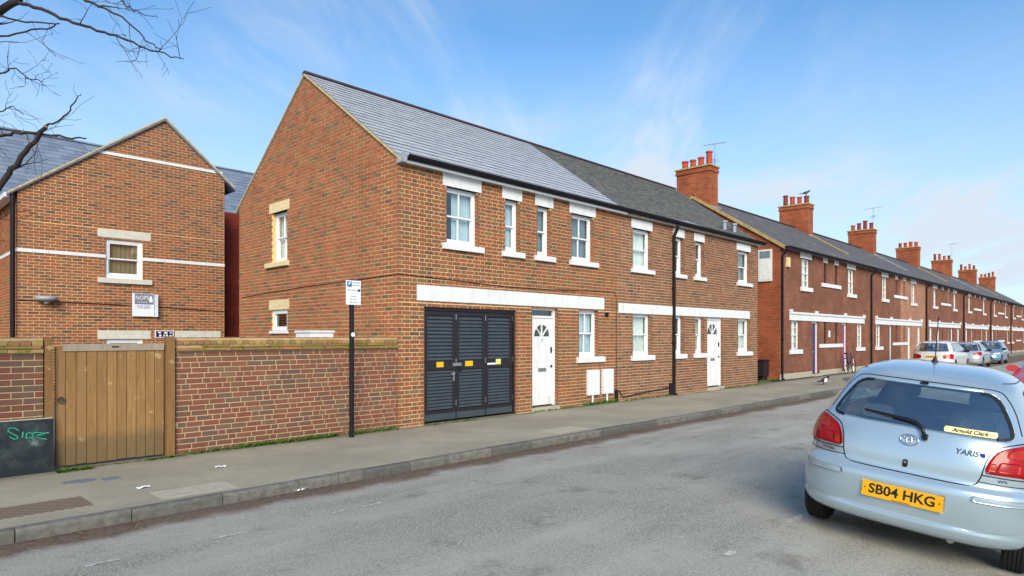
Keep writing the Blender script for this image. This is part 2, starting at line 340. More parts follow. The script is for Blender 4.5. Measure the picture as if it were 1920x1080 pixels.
# ---------------------------------------------------------------- mesh tools
class MB:
    def __init__(s, frame=None):
        s.v, s.f, s.r = [], [], []
        s.fr = frame      # (O, U, N): points are given as (u, height, out)
    def P(s, u, v, n):
        if not s.fr: return Vector((u, v, n))
        O, U, N = s.fr; return O + U * u + Vector((0, 0, v)) + N * n
    def add(s, vs, fs, rnd=0.0):
        k = len(s.v); s.v += [Vector(p) for p in vs]; s.f += [tuple(i + k for i in f) for f in fs]; s.r += [rnd] * len(vs)
    BF = [(0, 1, 2, 3), (7, 6, 5, 4), (0, 4, 5, 1), (1, 5, 6, 2), (2, 6, 7, 3), (3, 7, 4, 0)]
    def box(s, a0, a1, b0, b1, c0, c1, rnd=0.0):
        """world box x,y,z without a frame; with a frame: along, height, out"""
        vs = [s.P(*p) for p in ((a0, b0, c0), (a1, b0, c0), (a1, b1, c0), (a0, b1, c0), (a0, b0, c1), (a1, b0, c1), (a1, b1, c1), (a0, b1, c1))]
        s.add(vs, MB.BF, rnd)
    def prism(s, poly, n0, n1, rnd=0.0):
        k = len(poly); vs = [s.P(u, v, n0) for u, v in poly] + [s.P(u, v, n1) for u, v in poly]
        s.add(vs, [tuple(range(k)), tuple(range(2 * k - 1, k - 1, -1))] + [(i, i + k, (i + 1) % k + k, (i + 1) % k) for i in range(k)], rnd)
    def tube(s, path, rad, n=6, cap=True):
        path = [Vector(p) for p in path]; rings = []
        rad = rad if isinstance(rad, (list, tuple)) else [rad] * len(path)
        up0 = None
        for i, p in enumerate(path):
            d = (path[min(i + 1, len(path) - 1)] - path[max(i - 1, 0)])
            d = d.normalized() if d.length > 1e-9 else Vector((0, 0, 1))
            if up0 is None: up0 = Vector((0, 0, 1)) if abs(d.z) < .9 else Vector((1, 0, 0))
            x = d.cross(up0); x = x.normalized() if x.length > 1e-6 else Vector((1, 0, 0)); y = x.cross(d).normalized(); up0 = y
            rings.append([p + (x * math.cos(2 * math.pi * j / n) + y * math.sin(2 * math.pi * j / n)) * rad[i] for j in range(n)])
        vs = [q for r in rings for q in r]; fs = []
        for i in range(len(path) - 1):
            for j in range(n): fs.append((i * n + j, i * n + (j + 1) % n, (i + 1) * n + (j + 1) % n, (i + 1) * n + j))
        if cap: fs += [tuple(range(n - 1, -1, -1)), tuple((len(path) - 1) * n + j for j in range(n))]
        s.add(vs, fs)
    def lathe(s, prof, c, n=16, axis='z'):
        vs, fs = [], []
        for r, h in prof:
            for j in range(n):
                a = 2 * math.pi * j / n; p = (r * math.cos(a), r * math.sin(a), h)
                if axis == 'x': p = (h, r * math.cos(a), r * math.sin(a))
                if axis == 'y': p = (r * math.cos(a), h, r * math.sin(a))
                vs.append(Vector(p) + Vector(c))
        m = len(prof)
        for i in range(m - 1):
            for j in range(n): fs.append((i * n + j, i * n + (j + 1) % n, (i + 1) * n + (j + 1) % n, (i + 1) * n + j))
        fs += [tuple(range(n - 1, -1, -1)), tuple((m - 1) * n + j for j in range(n))]
        s.add(vs, fs)
    def mesh(s, name, org=(0, 0, 0), smooth=False, fix=True):
        me = bpy.data.meshes.new(name); o = Vector(org)
        me.from_pydata([tuple(p - o) for p in s.v], [], s.f)
        if any(s.r):
            at = me.attributes.new('rnd', 'FLOAT', 'POINT'); at.data.foreach_set('value', s.r)
        if fix:
            bm = bmesh.new(); bm.from_mesh(me); bmesh.ops.recalc_face_normals(bm, faces=bm.faces); bm.to_mesh(me); bm.free()
        if smooth:
            me.polygons.foreach_set('use_smooth', [True] * len(me.polygons))
        return me
    def build(s, name, mat, parent=None, smooth=False, fix=True, org=None):
        o = ORG.get(root_of(parent).name, Vector((0, 0, 0))) if parent is not None else (Vector(org) if org is not None else Vector((0, 0, 0)))
        me = s.mesh(name, o, smooth, fix)
        me.materials.append(MAT[mat] if isinstance(mat, str) else mat)
        ob = bpy.data.objects.new(name, me); col.objects.link(ob)
        if parent is not None: ob.parent = parent
        else: ob.location = o; ORG[ob.name] = Vector(o)
        return ob
ORG = {}
def root_of(o):
    while o.parent is not None: o = o.parent
    return o
def tag(o, label=None, cat=None, group=None, kind=None):
    if label: o['label'] = label
    if cat: o['category'] = cat
    if group: o['group'] = group
    if kind: o['kind'] = kind
    return o
def thing(name, loc, label, cat, group=None):
    o = bpy.data.objects.new(name, None); col.objects.link(o); o.location = loc; o.empty_display_size = .2
    ORG[o.name] = Vector(loc); return tag(o, label, cat, group)
def box_part(name, mat, parent, b, frame=None):
    m = MB(frame); m.box(*b); return m.build(name, mat, parent)
def smooth_by_angle(me, ang=35):
    me.polygons.foreach_set('use_smooth', [True] * len(me.polygons))
    bm = bmesh.new(); bm.from_mesh(me)
    for e in bm.edges:
        if len(e.link_faces) == 2 and e.calc_face_angle(0) > R(ang): e.smooth = False
    bm.to_mesh(me); bm.free()
TXT = {}
def text_mesh(txt, size, extrude=.0008, bold=0.0, shear=0.0, align='CENTER'):
    cu = bpy.data.curves.new('lettering', 'FONT'); cu.body = txt; cu.size = size; cu.extrude = extrude; cu.offset = bold; cu.shear = shear
    cu.align_x = align; cu.align_y = 'CENTER'; cu.resolution_u = 3
    ob = bpy.data.objects.new('lettering', cu); col.objects.link(ob)
    me = bpy.data.meshes.new_from_object(ob.evaluated_get(bpy.context.evaluated_depsgraph_get()))
    bpy.data.objects.remove(ob); bpy.data.curves.remove(cu); return me
def text_part(name, txt, size, mat, parent, origin, U, V, org=None, xs=1.0, **k):
    """flat lettering with its centre at origin, reading along U, upright along V"""
    me = text_mesh(txt, size, **k); U = Vector(U).normalized(); V = Vector(V).normalized(); N = U.cross(V)
    o = org if org is not None else ORG[root_of(parent).name]
    for v in me.vertices: v.co = Vector(origin) + U * v.co.x * xs + V * v.co.y + N * v.co.z - o
    me.materials.clear(); me.materials.append(MAT[mat])
    ob = bpy.data.objects.new(name, me); col.objects.link(ob); ob.parent = parent; return ob

# ---------------------------------------------------------------- walls, bricks, slates, windows
def span(poly, v):
    xs = []
    for i in range(len(poly)):
        (x0, y0), (x1, y1) = poly[i], poly[(i + 1) % len(poly)]
        if (y0 - v) * (y1 - v) <= 0 and abs(y1 - y0) > 1e-9: xs.append(x0 + (x1 - x0) * (v - y0) / (y1 - y0))
    return (min(xs), max(xs)) if len(xs) > 1 else None
def brick_layout(poly, openings, bond, course=.075, joint=.0142, seed=1, base=0.0):
    rg = random.Random(seed); out = []
    v_lo, v_hi = min(p[1] for p in poly), max(p[1] for p in poly)
    k = math.floor((v_lo - base) / course)
    while base + k * course < v_hi:
        b0 = base + k * course; t0 = b0 + course - joint
        cuts = sorted({b0, t0} | {z for o in openings for z in (o[2], o[3]) if b0 < z < t0})
        seqs = []
        lo, hi = min(p[0] for p in poly), max(p[0] for p in poly)
        if bond == 'stretcher':
            x = math.floor(lo / .225) * .225 - (.1125 if k % 2 else 0)
            while x < hi: seqs.append((x, x + .225)); x += .225
        elif bond == 'flemish':
            x = math.floor(lo / .3375) * .3375 - (.16875 if k % 2 else 0)
            while x < hi: seqs += [(x, x + .225), (x + .225, x + .3375)]; x += .3375
        else:
            x = lo - rg.random() * .2
            while x < hi:
                w = .1125 if rg.random() < .28 else .225
                seqs.append((x, x + w)); x += w
        for b, t in zip(cuts, cuts[1:]):
            if t - b < .014 or t <= v_lo or b >= v_hi: continue
            b_, t_ = max(b, v_lo + 1e-4), min(t, v_hi - 1e-3)
            if t_ - b_ < .012: continue
            sb, st = span(poly, b_), span(poly, t_)
            if not sb or not st: continue
            holes = [(o[0], o[1]) for o in openings if o[2] < (b + t) / 2 < o[3]]
            for x0, x1 in seqs:
                segs = [(x0, x1 - joint)]
                for h0, h1 in holes:
                    nx = []
                    for a, c in segs:
                        if c <= h0 or a >= h1: nx.append((a, c)); continue
                        if a < h0: nx.append((a, h0))
                        if c > h1: nx.append((h1, c))
                    segs = nx
                for a, c in segs:
                    q = (max(a, sb[0]), min(c, sb[1]), max(a, st[0]), min(c, st[1]), b_, t_)
                    if q[1] - q[0] < .018 or q[3] - q[2] < .004: continue
                    out.append(q)
        k += 1
    return out
def wall_face(name, mat, parent, fr, poly_rect, openings, gable=None, reveal=.12, reveal_mat=None):
    """mortar-coloured wall with true openings and their reveals; the bricks stand proud of it"""
    u0, u1, v0, v1 = poly_rect; m = MB(fr)
    us = sorted({u0, u1} | {x for o in openings for x in o[:2] if u0 < x < u1}); vs_ = sorted({v0, v1} | {x for o in openings for x in o[2:4] if v0 < x < v1})
    for a, b in zip(us, us[1:]):
        for c, d in zip(vs_, vs_[1:]):
            mu, mv = (a + b) / 2, (c + d) / 2
            if any(o[0] < mu < o[1] and o[2] < mv < o[3] for o in openings): continue
            m.add([m.P(a, c, 0), m.P(b, c, 0), m.P(b, d, 0), m.P(a, d, 0)], [(0, 1, 2, 3)])
    for o in openings:
        a, b, c, d = o[:4]; r = o[4] if len(o) > 4 else reveal
        for p, q in (((a, c), (a, d)), ((a, d), (b, d)), ((b, d), (b, c)), ((b, c), (a, c))):
            m.add([m.P(*p, 0), m.P(*q, 0), m.P(*q, -r), m.P(*p, -r)], [(0, 1, 2, 3)])
    if gable: m.add([m.P(u, v, 0) for u, v in gable], [tuple(range(len(gable)))])
    return m.build(name, mat, parent, fix=False)
def px_area(c, a, b, N):
    q = project(c)
    if not q: return 0
    x, y, t = q
    if not (-20 < x < 1940 and -20 < y < 1100): return 0
    d = (Vector((0, 0, EYE)) - c).normalized()
    return a * b * max(0, d.dot(N)) / (t * t)
def lay_bricks(groups, limit=300, seed=3):
    """groups: (wall object, frame, layout, material, visible test). The largest in view become single bricks."""
    rg = random.Random(seed); cand = []
    for gi, (wall, fr, lay, mat, vis) in enumerate(groups):
        O, U, N = fr
        for i, q in enumerate(lay):
            if abs(q[0] - q[2]) > .001 or abs(q[1] - q[3]) > .001: continue
            c = O + U * (q[0] + q[1]) / 2 + Vector((0, 0, (q[4] + q[5]) / 2))
            if vis and not vis(c): continue
            a = px_area(c, q[1] - q[0], q[5] - q[4], N)
            if a > 0: cand.append((a, gi, i))
    cand.sort(reverse=True); single = {(g, i) for _, g, i in cand[:limit]}
    for gi, (wall, fr, lay, mat, vis) in enumerate(groups):
        O, U, N = fr; rest = MB(fr); cache = {}; org = ORG[root_of(wall).name]
        for i, q in enumerate(lay):
            pr = .005 + rg.random() * .004
            if (gi, i) in single:
                w, h = round(q[1] - q[0], 3), round(q[5] - q[4], 3)
                if (w, h) not in cache:
                    mb = MB((Vector((0, 0, 0)), U, N)); e = .004
                    mb.add([mb.P(*p) for p in ((-w / 2, -h / 2, -.02), (w / 2, -h / 2, -.02), (w / 2, h / 2, -.02), (-w / 2, h / 2, -.02),
                                                (-w / 2, -h / 2, -e), (w / 2, -h / 2, -e), (w / 2, h / 2, -e), (-w / 2, h / 2, -e),
                                                (-w / 2 + e, -h / 2 + e, 0), (w / 2 - e, -h / 2 + e, 0), (w / 2 - e, h / 2 - e, 0), (-w / 2 + e, h / 2 - e, 0))],
                           [(8, 9, 10, 11)] + [(j, (j + 1) % 4, (j + 1) % 4 + 4, j + 4) for j in range(4)] + [(j + 4, (j + 1) % 4 + 4, (j + 1) % 4 + 8, j + 8) for j in range(4)])
                    me = mb.mesh('brick', fix=False); me.materials.append(MAT[mat]); cache[(w, h)] = me
                ob = bpy.data.objects.new('brick', cache[(w, h)]); col.objects.link(ob); ob.parent = wall
                ob.location = O + U * (q[0] + q[1]) / 2 + Vector((0, 0, (q[4] + q[5]) / 2)) + N * pr - org
            else:
                r = rg.random() + .001
                vs = [rest.P(q[0], q[4], -.01), rest.P(q[1], q[4], -.01), rest.P(q[3], q[5], -.01), rest.P(q[2], q[5], -.01),
                      rest.P(q[0], q[4], pr), rest.P(q[1], q[4], pr), rest.P(q[3], q[5], pr), rest.P(q[2], q[5], pr)]
                rest.add(vs, [(4, 5, 6, 7), (0, 1, 5, 4), (1, 2, 6, 5), (2, 3, 7, 6), (3, 0, 4, 7)], r)
        if rest.v: tag(rest.build('brickwork', mat, wall, fix=False), kind='stuff')
def lay_slates(roof, O, S, N, u0, u1, length, exp, width, mat, limit, seed=5, lift=.026, rag=.0):
    """courses of slates on a slope: O on the eaves line, S up the slope, N off the slope; u runs along X"""
    rg = random.Random(seed); U = Vector((1, 0, 0)); items = []
    n = int(length / exp)
    for k in range(n):
        s0 = k * exp; x = u0 - (width / 2 if k % 2 else 0)
        while x < u1 - .01:
            a, b = max(x, u0), min(x + width - .002, u1)
            if b - a > .03: items.append((a, b, s0 + rg.uniform(-rag, rag)))
            x += width
    def area(it):
        c = O + U * (it[0] + it[1]) / 2 + S * (it[2] + exp / 2); return px_area(c, it[1] - it[0], exp, N)
    order = sorted(range(len(items)), key=lambda i: -area(items[i])); single = set(order[:limit])
    rest = MB(); cache = {}; org = ORG[root_of(roof).name]
    for i, (a, b, s0) in enumerate(items):
        w = round(b - a, 3); L = exp + .05; th = lift
        def corners(c0, tw=0.0):
            P = lambda x, s, nn: c0 + U * x + S * s + N * nn
            return [P(-w / 2, 0, th * .6), P(w / 2, 0, th * .6), P(w / 2, 0, th), P(-w / 2, 0, th), P(-w / 2, L, .001), P(w / 2, L, .001)]
        fs = [(0, 1, 2, 3), (3, 2, 5, 4), (0, 3, 4), (1, 5, 2), (0, 4, 5, 1)]
        c0 = O + U * (a + b) / 2 + S * s0 + N * rg.uniform(0, .003)
        if i in single:
            if w not in cache:
                mb = MB(); mb.add(corners(Vector((0, 0, 0))), fs); me = mb.mesh('slate', fix=False); me.materials.append(MAT[mat]); cache[w] = me
            ob = bpy.data.objects.new('slate', cache[w]); col.objects.link(ob); ob.parent = roof; ob.location = c0 - org
        else: rest.add(corners(c0), fs, rg.random() + .001)
    if rest.v: tag(rest.build('slating', mat, roof, fix=False), kind='stuff')
def sash_window(parent, fr, u0, u1, v0, v1, depth=.09, cols=1, lintel=None, sill=None, curtain='curtain', lm='white_paint', sm='white_paint', fw=.05, mid=None, drape=.0, name='window', ratio=.5):
    m = MB(fr); d0, d1 = -depth - .08, -depth
    m.box(u0, u0 + fw, v0, v1, d0, d1); m.box(u1 - fw, u1, v0, v1, d0, d1); m.box(u0 + fw, u1 - fw, v1 - fw, v1, d0, d1); m.box(u0 + fw, u1 - fw, v0, v0 + fw * 1.2, d0, d1)
    win = m.build(name, 'upvc', parent)
    iu0, iu1, iv0, iv1 = u0 + fw, u1 - fw, v0 + fw * 1.2, v1 - fw; vm = iv0 + (iv1 - iv0) * ratio
    for k, (a, b, n1) in enumerate(((vm - .018, iv1, -depth - .012), (iv0, vm + .018, -depth - .042))):
        s = MB(fr); n0 = n1 - .032; st = .034; bt = .05 if k else .03; tp = .034
        s.box(iu0, iu0 + st, a, b, n0, n1); s.box(iu1 - st, iu1, a, b, n0, n1); s.box(iu0 + st, iu1 - st, b - tp, b, n0, n1); s.box(iu0 + st, iu1 - st, a, a + bt, n0, n1)
        w = (iu1 - iu0 - 2 * st) / cols
        for j in range(1, cols): s.box(iu0 + st + w * j - .011, iu0 + st + w * j + .011, a + bt, b - tp, n0 + .004, n1 + .002)
        s.build('sash', 'upvc', win)
        for j in range(cols):
            g = MB(fr); g.box(iu0 + st + w * j, iu0 + st + w * (j + 1), a + bt, b - tp, (n0 + n1) / 2 - .002, (n0 + n1) / 2 + .002); g.build('pane', 'glass', win)
    if curtain:
        c = MB(fr); N = 26; cu1 = iu1 + .06; cu0 = iu0 - .06 + drape * (iu1 - iu0); vs = []
        for i in range(N + 1):
            u = cu0 + (cu1 - cu0) * i / N; nn = -depth - .13 + .02 * math.sin(i * 1.9) + .008 * math.sin(i * 4.3)
            vs += [c.P(u, v0 - .1, nn), c.P(u, v1 + .05, nn)]
        c.add(vs, [(2 * i, 2 * i + 2, 2 * i + 3, 2 * i + 1) for i in range(N)]); c.build('curtain', curtain, win, smooth=True, fix=False)
    if lintel: box_part('lintel', lm, win, lintel + (-.1, .014), fr)
    if sill:
        s = MB(fr); a, b, c, d = sill
        P = [(c, .075), (d - .012, .075), (d, .055), (d + .006, -depth), (c, -depth)]
        vs = [s.P(a, z, n) for z, n in P] + [s.P(b, z, n) for z, n in P]; k = len(P)
        s.add(vs, [tuple(range(k)), tuple(range(2 * k - 1, k - 1, -1))] + [(i, i + k, (i + 1) % k + k, (i + 1) % k) for i in range(k)]); s.build('sill', sm, win)
    return win
def door_panelled(parent, fr, u0, u1, v0, v1, depth, number=None, transom=True):
    fw = .06; m = MB(fr); d0, d1 = -depth - .09, -depth
    vt = v1 - (.22 if transom else .1)
    m.box(u0, u0 + fw, v0, v1, d0, d1); m.box(u1 - fw, u1, v0, v1, d0, d1); m.box(u0 + fw, u1 - fw, v1 - .045, v1, d0, d1); m.box(u0 + fw, u1 - fw, vt, vt + .05, d0, d1)
    dr = m.build('door', 'white_paint', parent)
    a, b = u0 + fw + .004, u1 - fw - .004; c, d = v0 + .03, vt - .004; w = b - a; h = d - c; n1 = -depth - .02; n0 = n1 - .04
    if transom: box_part('pane', 'dark_glass', dr, (u0 + fw, u1 - fw, vt + .05, v1 - .045, d0 + .03, d0 + .036), fr)
    else: box_part('head_panel', 'white_paint', dr, (u0 + fw, u1 - fw, vt + .05, v1 - .045, d0, d0 + .04), fr)
    # leaf with a fan of glass: built round the half disc
    cu, cv, r = (a + b) / 2, c + h * .79, w * .36
    L = MB(fr); K = 12
    L.box(a, b, c, cv, n0, n1); L.box(a, cu - r, cv, d, n0, n1); L.box(cu + r, b, cv, d, n0, n1)
    arc = [(cu + r * math.cos(math.pi * i / K), cv + r * math.sin(math.pi * i / K)) for i in range(K + 1)]
    for i in range(K):
        (x0, y0), (x1, y1) = arc[i], arc[i + 1]; L.prism([(x0, y0), (x0, d), (x1, d), (x1, y1)], n0, n1)
    for g in (45, 90, 135):
        x, y = math.cos(R(g)), math.sin(R(g)); t = .013
        L.prism([(cu - y * t, cv + x * t), (cu + y * t, cv - x * t), (cu + x * r + y * t, cv + y * r - x * t), (cu + x * r - y * t, cv + y * r + x * t)], n0 + .004, n1 + .003)
    L.prism([(cu + .05 * math.cos(math.pi * i / 6), cv + .05 * math.sin(math.pi * i / 6)) for i in range(7)], n0, n1 + .002)
    leaf = L.build('leaf', 'white_paint', dr)
    g = MB(fr); g.prism(arc, n0 + .015, n0 + .02); g.build('fanlight', 'dark_glass', dr)
    for (x0, x1, y0, y1) in ((.12, .45, .44, .70), (.55, .88, .44, .70), (.12, .45, .08, .36), (.55, .88, .08, .36)):
        p = MB(fr); x0, x1, y0, y1 = a + x0 * w, a + x1 * w, c + y0 * h, c + y1 * h; e = .022
        p.box(x0, x1, y0, y0 + .012, n1 - .002, n1 + .006); p.box(x0, x1, y1 - .012, y1, n1 - .002, n1 + .006); p.box(x0, x0 + .012, y0 + .012, y1 - .012, n1 - .002, n1 + .006); p.box(x1 - .012, x1, y0 + .012, y1 - .012, n1 - .002, n1 + .006)
        p.box(x0 + e, x1 - e, y0 + e, y1 - e, n1 - .002, n1 + .004); p.build('panel', 'white_paint', dr)
    box_part('letter_plate', 'steel', dr, (cu - .13, cu + .13, c + h * .385, c + h * .425, n1, n1 + .012), fr)
    box_part('lock', 'brass_dark', dr, (b - .075, b - .04, c + h * .43, c + h * .455, n1, n1 + .03), fr)
    hd = MB(fr); hd.box(b - .08, b - .05, c + h * .60, c + h * .665, n1, n1 + .03); hd.build('handle', 'brass_dark', dr)
    box_part('threshold', 'concrete', dr, (u0 - .02, u1 + .03, v0 - .09, v0, -depth - .02, .05), fr)
    if number:
        O, U, N = fr; text_part('number', number, .09, 'text_black', dr, O + U * cu + Vector((0, 0, c + h * .745)) + N * (n1 + .002), U, (0, 0, 1))
    return dr
def gutter_run(parent, x0, x1, y, z, r=.07, mat='black_plastic'):
    m = MB(); K = 8; prof = [(y + r * math.cos(math.pi + math.pi * i / K), z + r * math.sin(math.pi + math.pi * i / K)) for i in range(K + 1)]
    prof += [(q[0] * 1.0 + (y - q[0]) * .12, z + (q[1] - z) * .88) for q in reversed(prof)]
    vs = [(x0, a, b) for a, b in prof] + [(x1, a, b) for a, b in prof]; k = len(prof)
    m.add(vs, [tuple(range(k)), tuple(range(2 * k - 1, k - 1, -1))] + [(i, (i + 1) % k, (i + 1) % k + k, i + k) for i in range(k)])
    return m.build('gutter', mat, parent)
def downpipe(parent, x, y_wall, z0, z1, gut_y, r=.034, mat='black_plastic', brackets=(0.3, .62)):
    m = MB(); m.tube([(x, gut_y, z1), (x, gut_y, z1 - .1), (x, y_wall - .05, z1 - .32), (x, y_wall - .05, z0 + .12), (x, y_wall - .05, z0 + .06), (x, y_wall - .13, z0)], r, 10)
    p = m.build('downpipe', mat, parent, smooth=True)
    for b in brackets:
        z = z0 + (z1 - z0) * b; k = MB(); k.lathe([(r + .012, 0), (r + .012, .07)], (x, y_wall - .05, z), 10); k.box(x - .06, x + .06, y_wall - .02, y_wall, z + .015, z + .05); k.build('bracket', mat, p)
    return p
def roof_slab(name, mat, parent, x0, x1, pts, thick=.05):
    """pts: (y, z) along the outer line of the roof from front eaves over the ridge to the back eaves"""
    m = MB(); n = len(pts); low = [(y, z - thick) for y, z in pts]
    ring = pts + low[::-1]; k = len(ring)
    vs = [(x0, y, z) for y, z in ring] + [(x1, y, z) for y, z in ring]
    fs = [(i, i + 1, i + 1 + k, i + k) for i in range(k - 1)] + [(k - 1, 0, k, 2 * k - 1)]
    for i in range(n - 1): fs += [(i, i + 1, k - 2 - i, k - 1 - i), (k + i, 2 * k - 1 - i, 2 * k - 2 - i, k + i + 1)]
    m.add(vs, fs); return m.build(name, mat, parent)
def ridge_tiles(parent, x0, x1, y, z, mat, L=.45, r=.085):
    n = max(1, round((x1 - x0) / L)); L = (x1 - x0) / n
    for i in range(n):
        m = MB(); a = x0 + i * L; b = a + L - .008; K = 6
        pr = [(y + r * 1.15 * math.cos(math.pi * j / K), z - .045 + r * .8 * math.sin(math.pi * j / K)) for j in range(K + 1)]; pr = pr + [(y, z - .07)]
        k = len(pr); m.add([(a, p, q) for p, q in pr] + [(b, p, q) for p, q in pr], [tuple(range(k)), tuple(range(2 * k - 1, k - 1, -1))] + [(j, (j + 1) % k, (j + 1) % k + k, j + k) for j in range(k)])
        m.build('ridge_tile', mat, parent)

# ---------------------------------------------------------------- ground
KERB_Y = 6.83
ROADP = [(-1.1, -.30), (-.2, -.26), (.7, -.178), (1.4, -.10), (2.2, -.025), (3.0, .0), (4.2, -.012), (5.5, -.06), (6.3, -.10), (6.83, -.115)]
def road_z(y):
    if y >= 6.83: return -.115
    for (a, za), (b, zb) in zip(ROADP, ROADP[1:]):
        if a <= y <= b: return za + (zb - za) * (y - a) / (b - a)
    return -.3
m = MB(); m.add([(-400, -400, -.42), (700, -400, -.42), (700, 600, -.42), (-400, 600, -.42)], [(0, 1, 2, 3)])
tag(m.build('ground', 'yard_ground'), kind='structure')
def kerb_line(x):            # the kerb steps back to a parking bay beside the terrace
    t = min(1, max(0, (x - 22.6) / 5.5)); t = t * t * (3 - 2 * t); return KERB_Y - .02 + t * 1.72
m = MB(); xs = [-40, -12] + [i * .5 for i in range(-16, 0)] + [i * .5 for i in range(0, 70)] + [40, 60, 90, 130, 170]
xs = sorted(set(xs)); ys = [p[0] for p in ROADP]
fine = []
for a, b in zip(ys, ys[1:]): fine += [a + (b - a) * j / 3 for j in range(3)]
fine.append(6.83)
def zs(y):                    # rounded cross-fall
    return sum(road_z(min(6.83, y + d)) for d in (-.35, -.15, 0, .15, .35)) / 5
rows = []
for x in xs:
    rows.append([(x, y, zs(y)) for y in fine] + [(x, kerb_line(x) + .03, -.116)])
k = len(rows[0]); m.add([p for r_ in rows for p in r_], [(i * k + j, i * k + k + j, i * k + k + j + 1, i * k + j + 1) for i in range(len(rows) - 1) for j in range(k - 1)])
road = tag(m.build('road', 'asphalt', smooth=True, fix=False), kind='structure')
# footway with kerb stones
m = MB(); KX = [x for x in xs]
vs = []
for x in KX: vs += [(x, kerb_line(x) + .125, .0), (x, 9.62, .004), (x, 9.62, -.4), (x, kerb_line(x) + .125, -.4)]
fs = []
for i in range(len(KX) - 1):
    for j in range(4): fs.append((4 * i + j, 4 * i + 4 + j, 4 * i + 4 + (j + 1) % 4, 4 * i + (j + 1) % 4))
m.add(vs, fs); pave = tag(m.build('pavement', 'footway', fix=True), kind='structure')
joints = [-7.2 + .9 * i for i in range(8)] + [.1, .99, 1.87, 2.71, 3.55, 4.05, 4.4, 5.1, 5.75, 6.55, 7.42, 8.3, 9.2] + [10.1 + .9 * i for i in range(34)]
for a, b in zip(joints, joints[1:]):
    m = MB(); ya, yb = kerb_line(a + .004), kerb_line(b - .006); w = .122; dz = random.uniform(-.004, .004)
    prof = [(0.012, -.2), (0.0, -.03), (.004, -.012), (.018, .0), (w, .002), (w, -.2)]
    vs = [(a + .004, ya + p, q + dz) for p, q in prof] + [(b - .006, yb + p, q + dz) for p, q in prof]; kk = len(prof)
    m.add(vs, [tuple(range(kk)), tuple(range(2 * kk - 1, kk - 1, -1))] + [(i, i + kk, (i + 1) % kk + kk, (i + 1) % kk) for i in range(kk)])
    m.build('kerb_stone', 'kerb_stone', pave)
m = MB(); m.box(44, 170, 8.53, 8.65, -.2, 0.0); m.build('kerb_run', 'kerb_stone', pave)
# opposite footway, behind the camera's right shoulder
m = MB(); m.box(-40, 170, -4, -1.1, -.4, -.17); tag(m.build('pavement_opposite', 'footway'), kind='structure')
m = MB(); m.box(-60, 23.5, 9.63, 60, -.4, -.004); tag(m.build('yard', 'yard_ground'), kind='structure')
# bay markings, worn
def dash(x0, x1, y, w=.05):
    m = MB(); n = 6; vs = []
    for i in range(n + 1):
        x = x0 + (x1 - x0) * i / n
        vs += [(x, y - w / 2 + random.uniform(-.006, .006), zs(y - w / 2) + .004), (x, y + w / 2 + random.uniform(-.006, .006), zs(y + w / 2) + .004)]
    m.add(vs, [(2 * i, 2 * i + 2, 2 * i + 3, 2 * i + 1) for i in range(n)]); m.build('bay_marking', 'road_paint', road, fix=False)
for a, b in ((1.22, 1.45), (2.12, 2.42), (3.22, 3.4), (3.56, 3.8), (4.38, 4.6), (5.0, 5.08), (6.1, 6.36), (7.3, 7.4), (8.84, 9.12), (10.02, 10.42), (11.9, 12.1), (14.6, 15.0), (17.0, 17.4), (19.4, 19.9)): dash(a, b, 5.57)
for a, b in ((3.3, 3.4), (4.62, 4.78), (5.82, 6.22), (8.8, 9.2), (12, 12.5), (15, 15.6)): dash(a, b, 2.27, .06)
# covers and patches let into the footway
def cover(name, mat, pts, z=.006, thick=.02):
    m = MB(); k = len(pts); m.add([(x, y, z) for x, y in pts] + [(x, y, z - thick) for x, y in pts], [tuple(range(k))] + [(i, (i + 1) % k, (i + 1) % k + k, i + k) for i in range(k)])
    return m.build(name, mat, pave)
cover('drain_cover', 'drain_iron', [(.2, 7.26), (1.66, 7.26), (1.66, 7.74), (.2, 7.74)])
cover('round_cover', 'blue_cover', [(1.82 + .17 * math.cos(a * .524), 8.56 + .11 * math.sin(a * .524)) for a in range(12)])
cover('valve_cover', 'blue_cover', [(2.02, 8.38), (2.2, 8.38), (2.2, 8.56), (2.02, 8.56)])
cover('valve_cover', 'blue_cover', [(11.55, 8.86), (11.95, 8.86), (11.95, 8.96), (11.55, 8.96)])
cover('paving_slab', 'concrete', [(8.35, 7.05), (9.2, 7.05), (9.2, 7.5), (8.35, 7.5)], .004)
cover('paving_slab', 'concrete', [(2.2, 7.02), (2.95, 7.02), (2.95, 7.42), (2.2, 7.42)], .004)

# ---------------------------------------------------------------- the two houses in front
HY = 9.5; EAVE, RIDGE_Y, RIDGE_Z = 4.87, 12.84, 7.25
HX0, HXM, HX1 = 6.84, 13.50, 21.70
FR = (Vector((0, HY, 0)), Vector((1, 0, 0)), Vector((0, -1, 0)))
GR = (Vector((HX0, 0, 0)), Vector((0, -1, 0)), Vector((-1, 0, 0)))       # gable: u = -Y
def X_(px): return onY(px, 632, HY).x
def Xd(px): return onY(px, 632, HY + .1).x
SLOPE = (RIDGE_Z - EAVE) / (RIDGE_Y - HY); TH = math.atan(SLOPE)
S_UP, N_UP = Vector((0, math.cos(TH), math.sin(TH))), Vector((0, -math.sin(TH), math.cos(TH)))
EY = 9.36; EZ = EAVE - SLOPE * (HY - EY)
BACK = 2 * RIDGE_Y - HY
def house_shell(h, x0, x1, mat='brick_dark_return'):
    m = MB(); m.box(x0 + .02, x1 - .02, BACK - .2, BACK, 0, EAVE); m.build('rear_wall', mat, h)
    m = MB(); m.box(x0 + .01, x1 - .01, HY + .3, BACK - .2, 2.3, 2.42); m.build('upper_floor', 'dark_void', h)

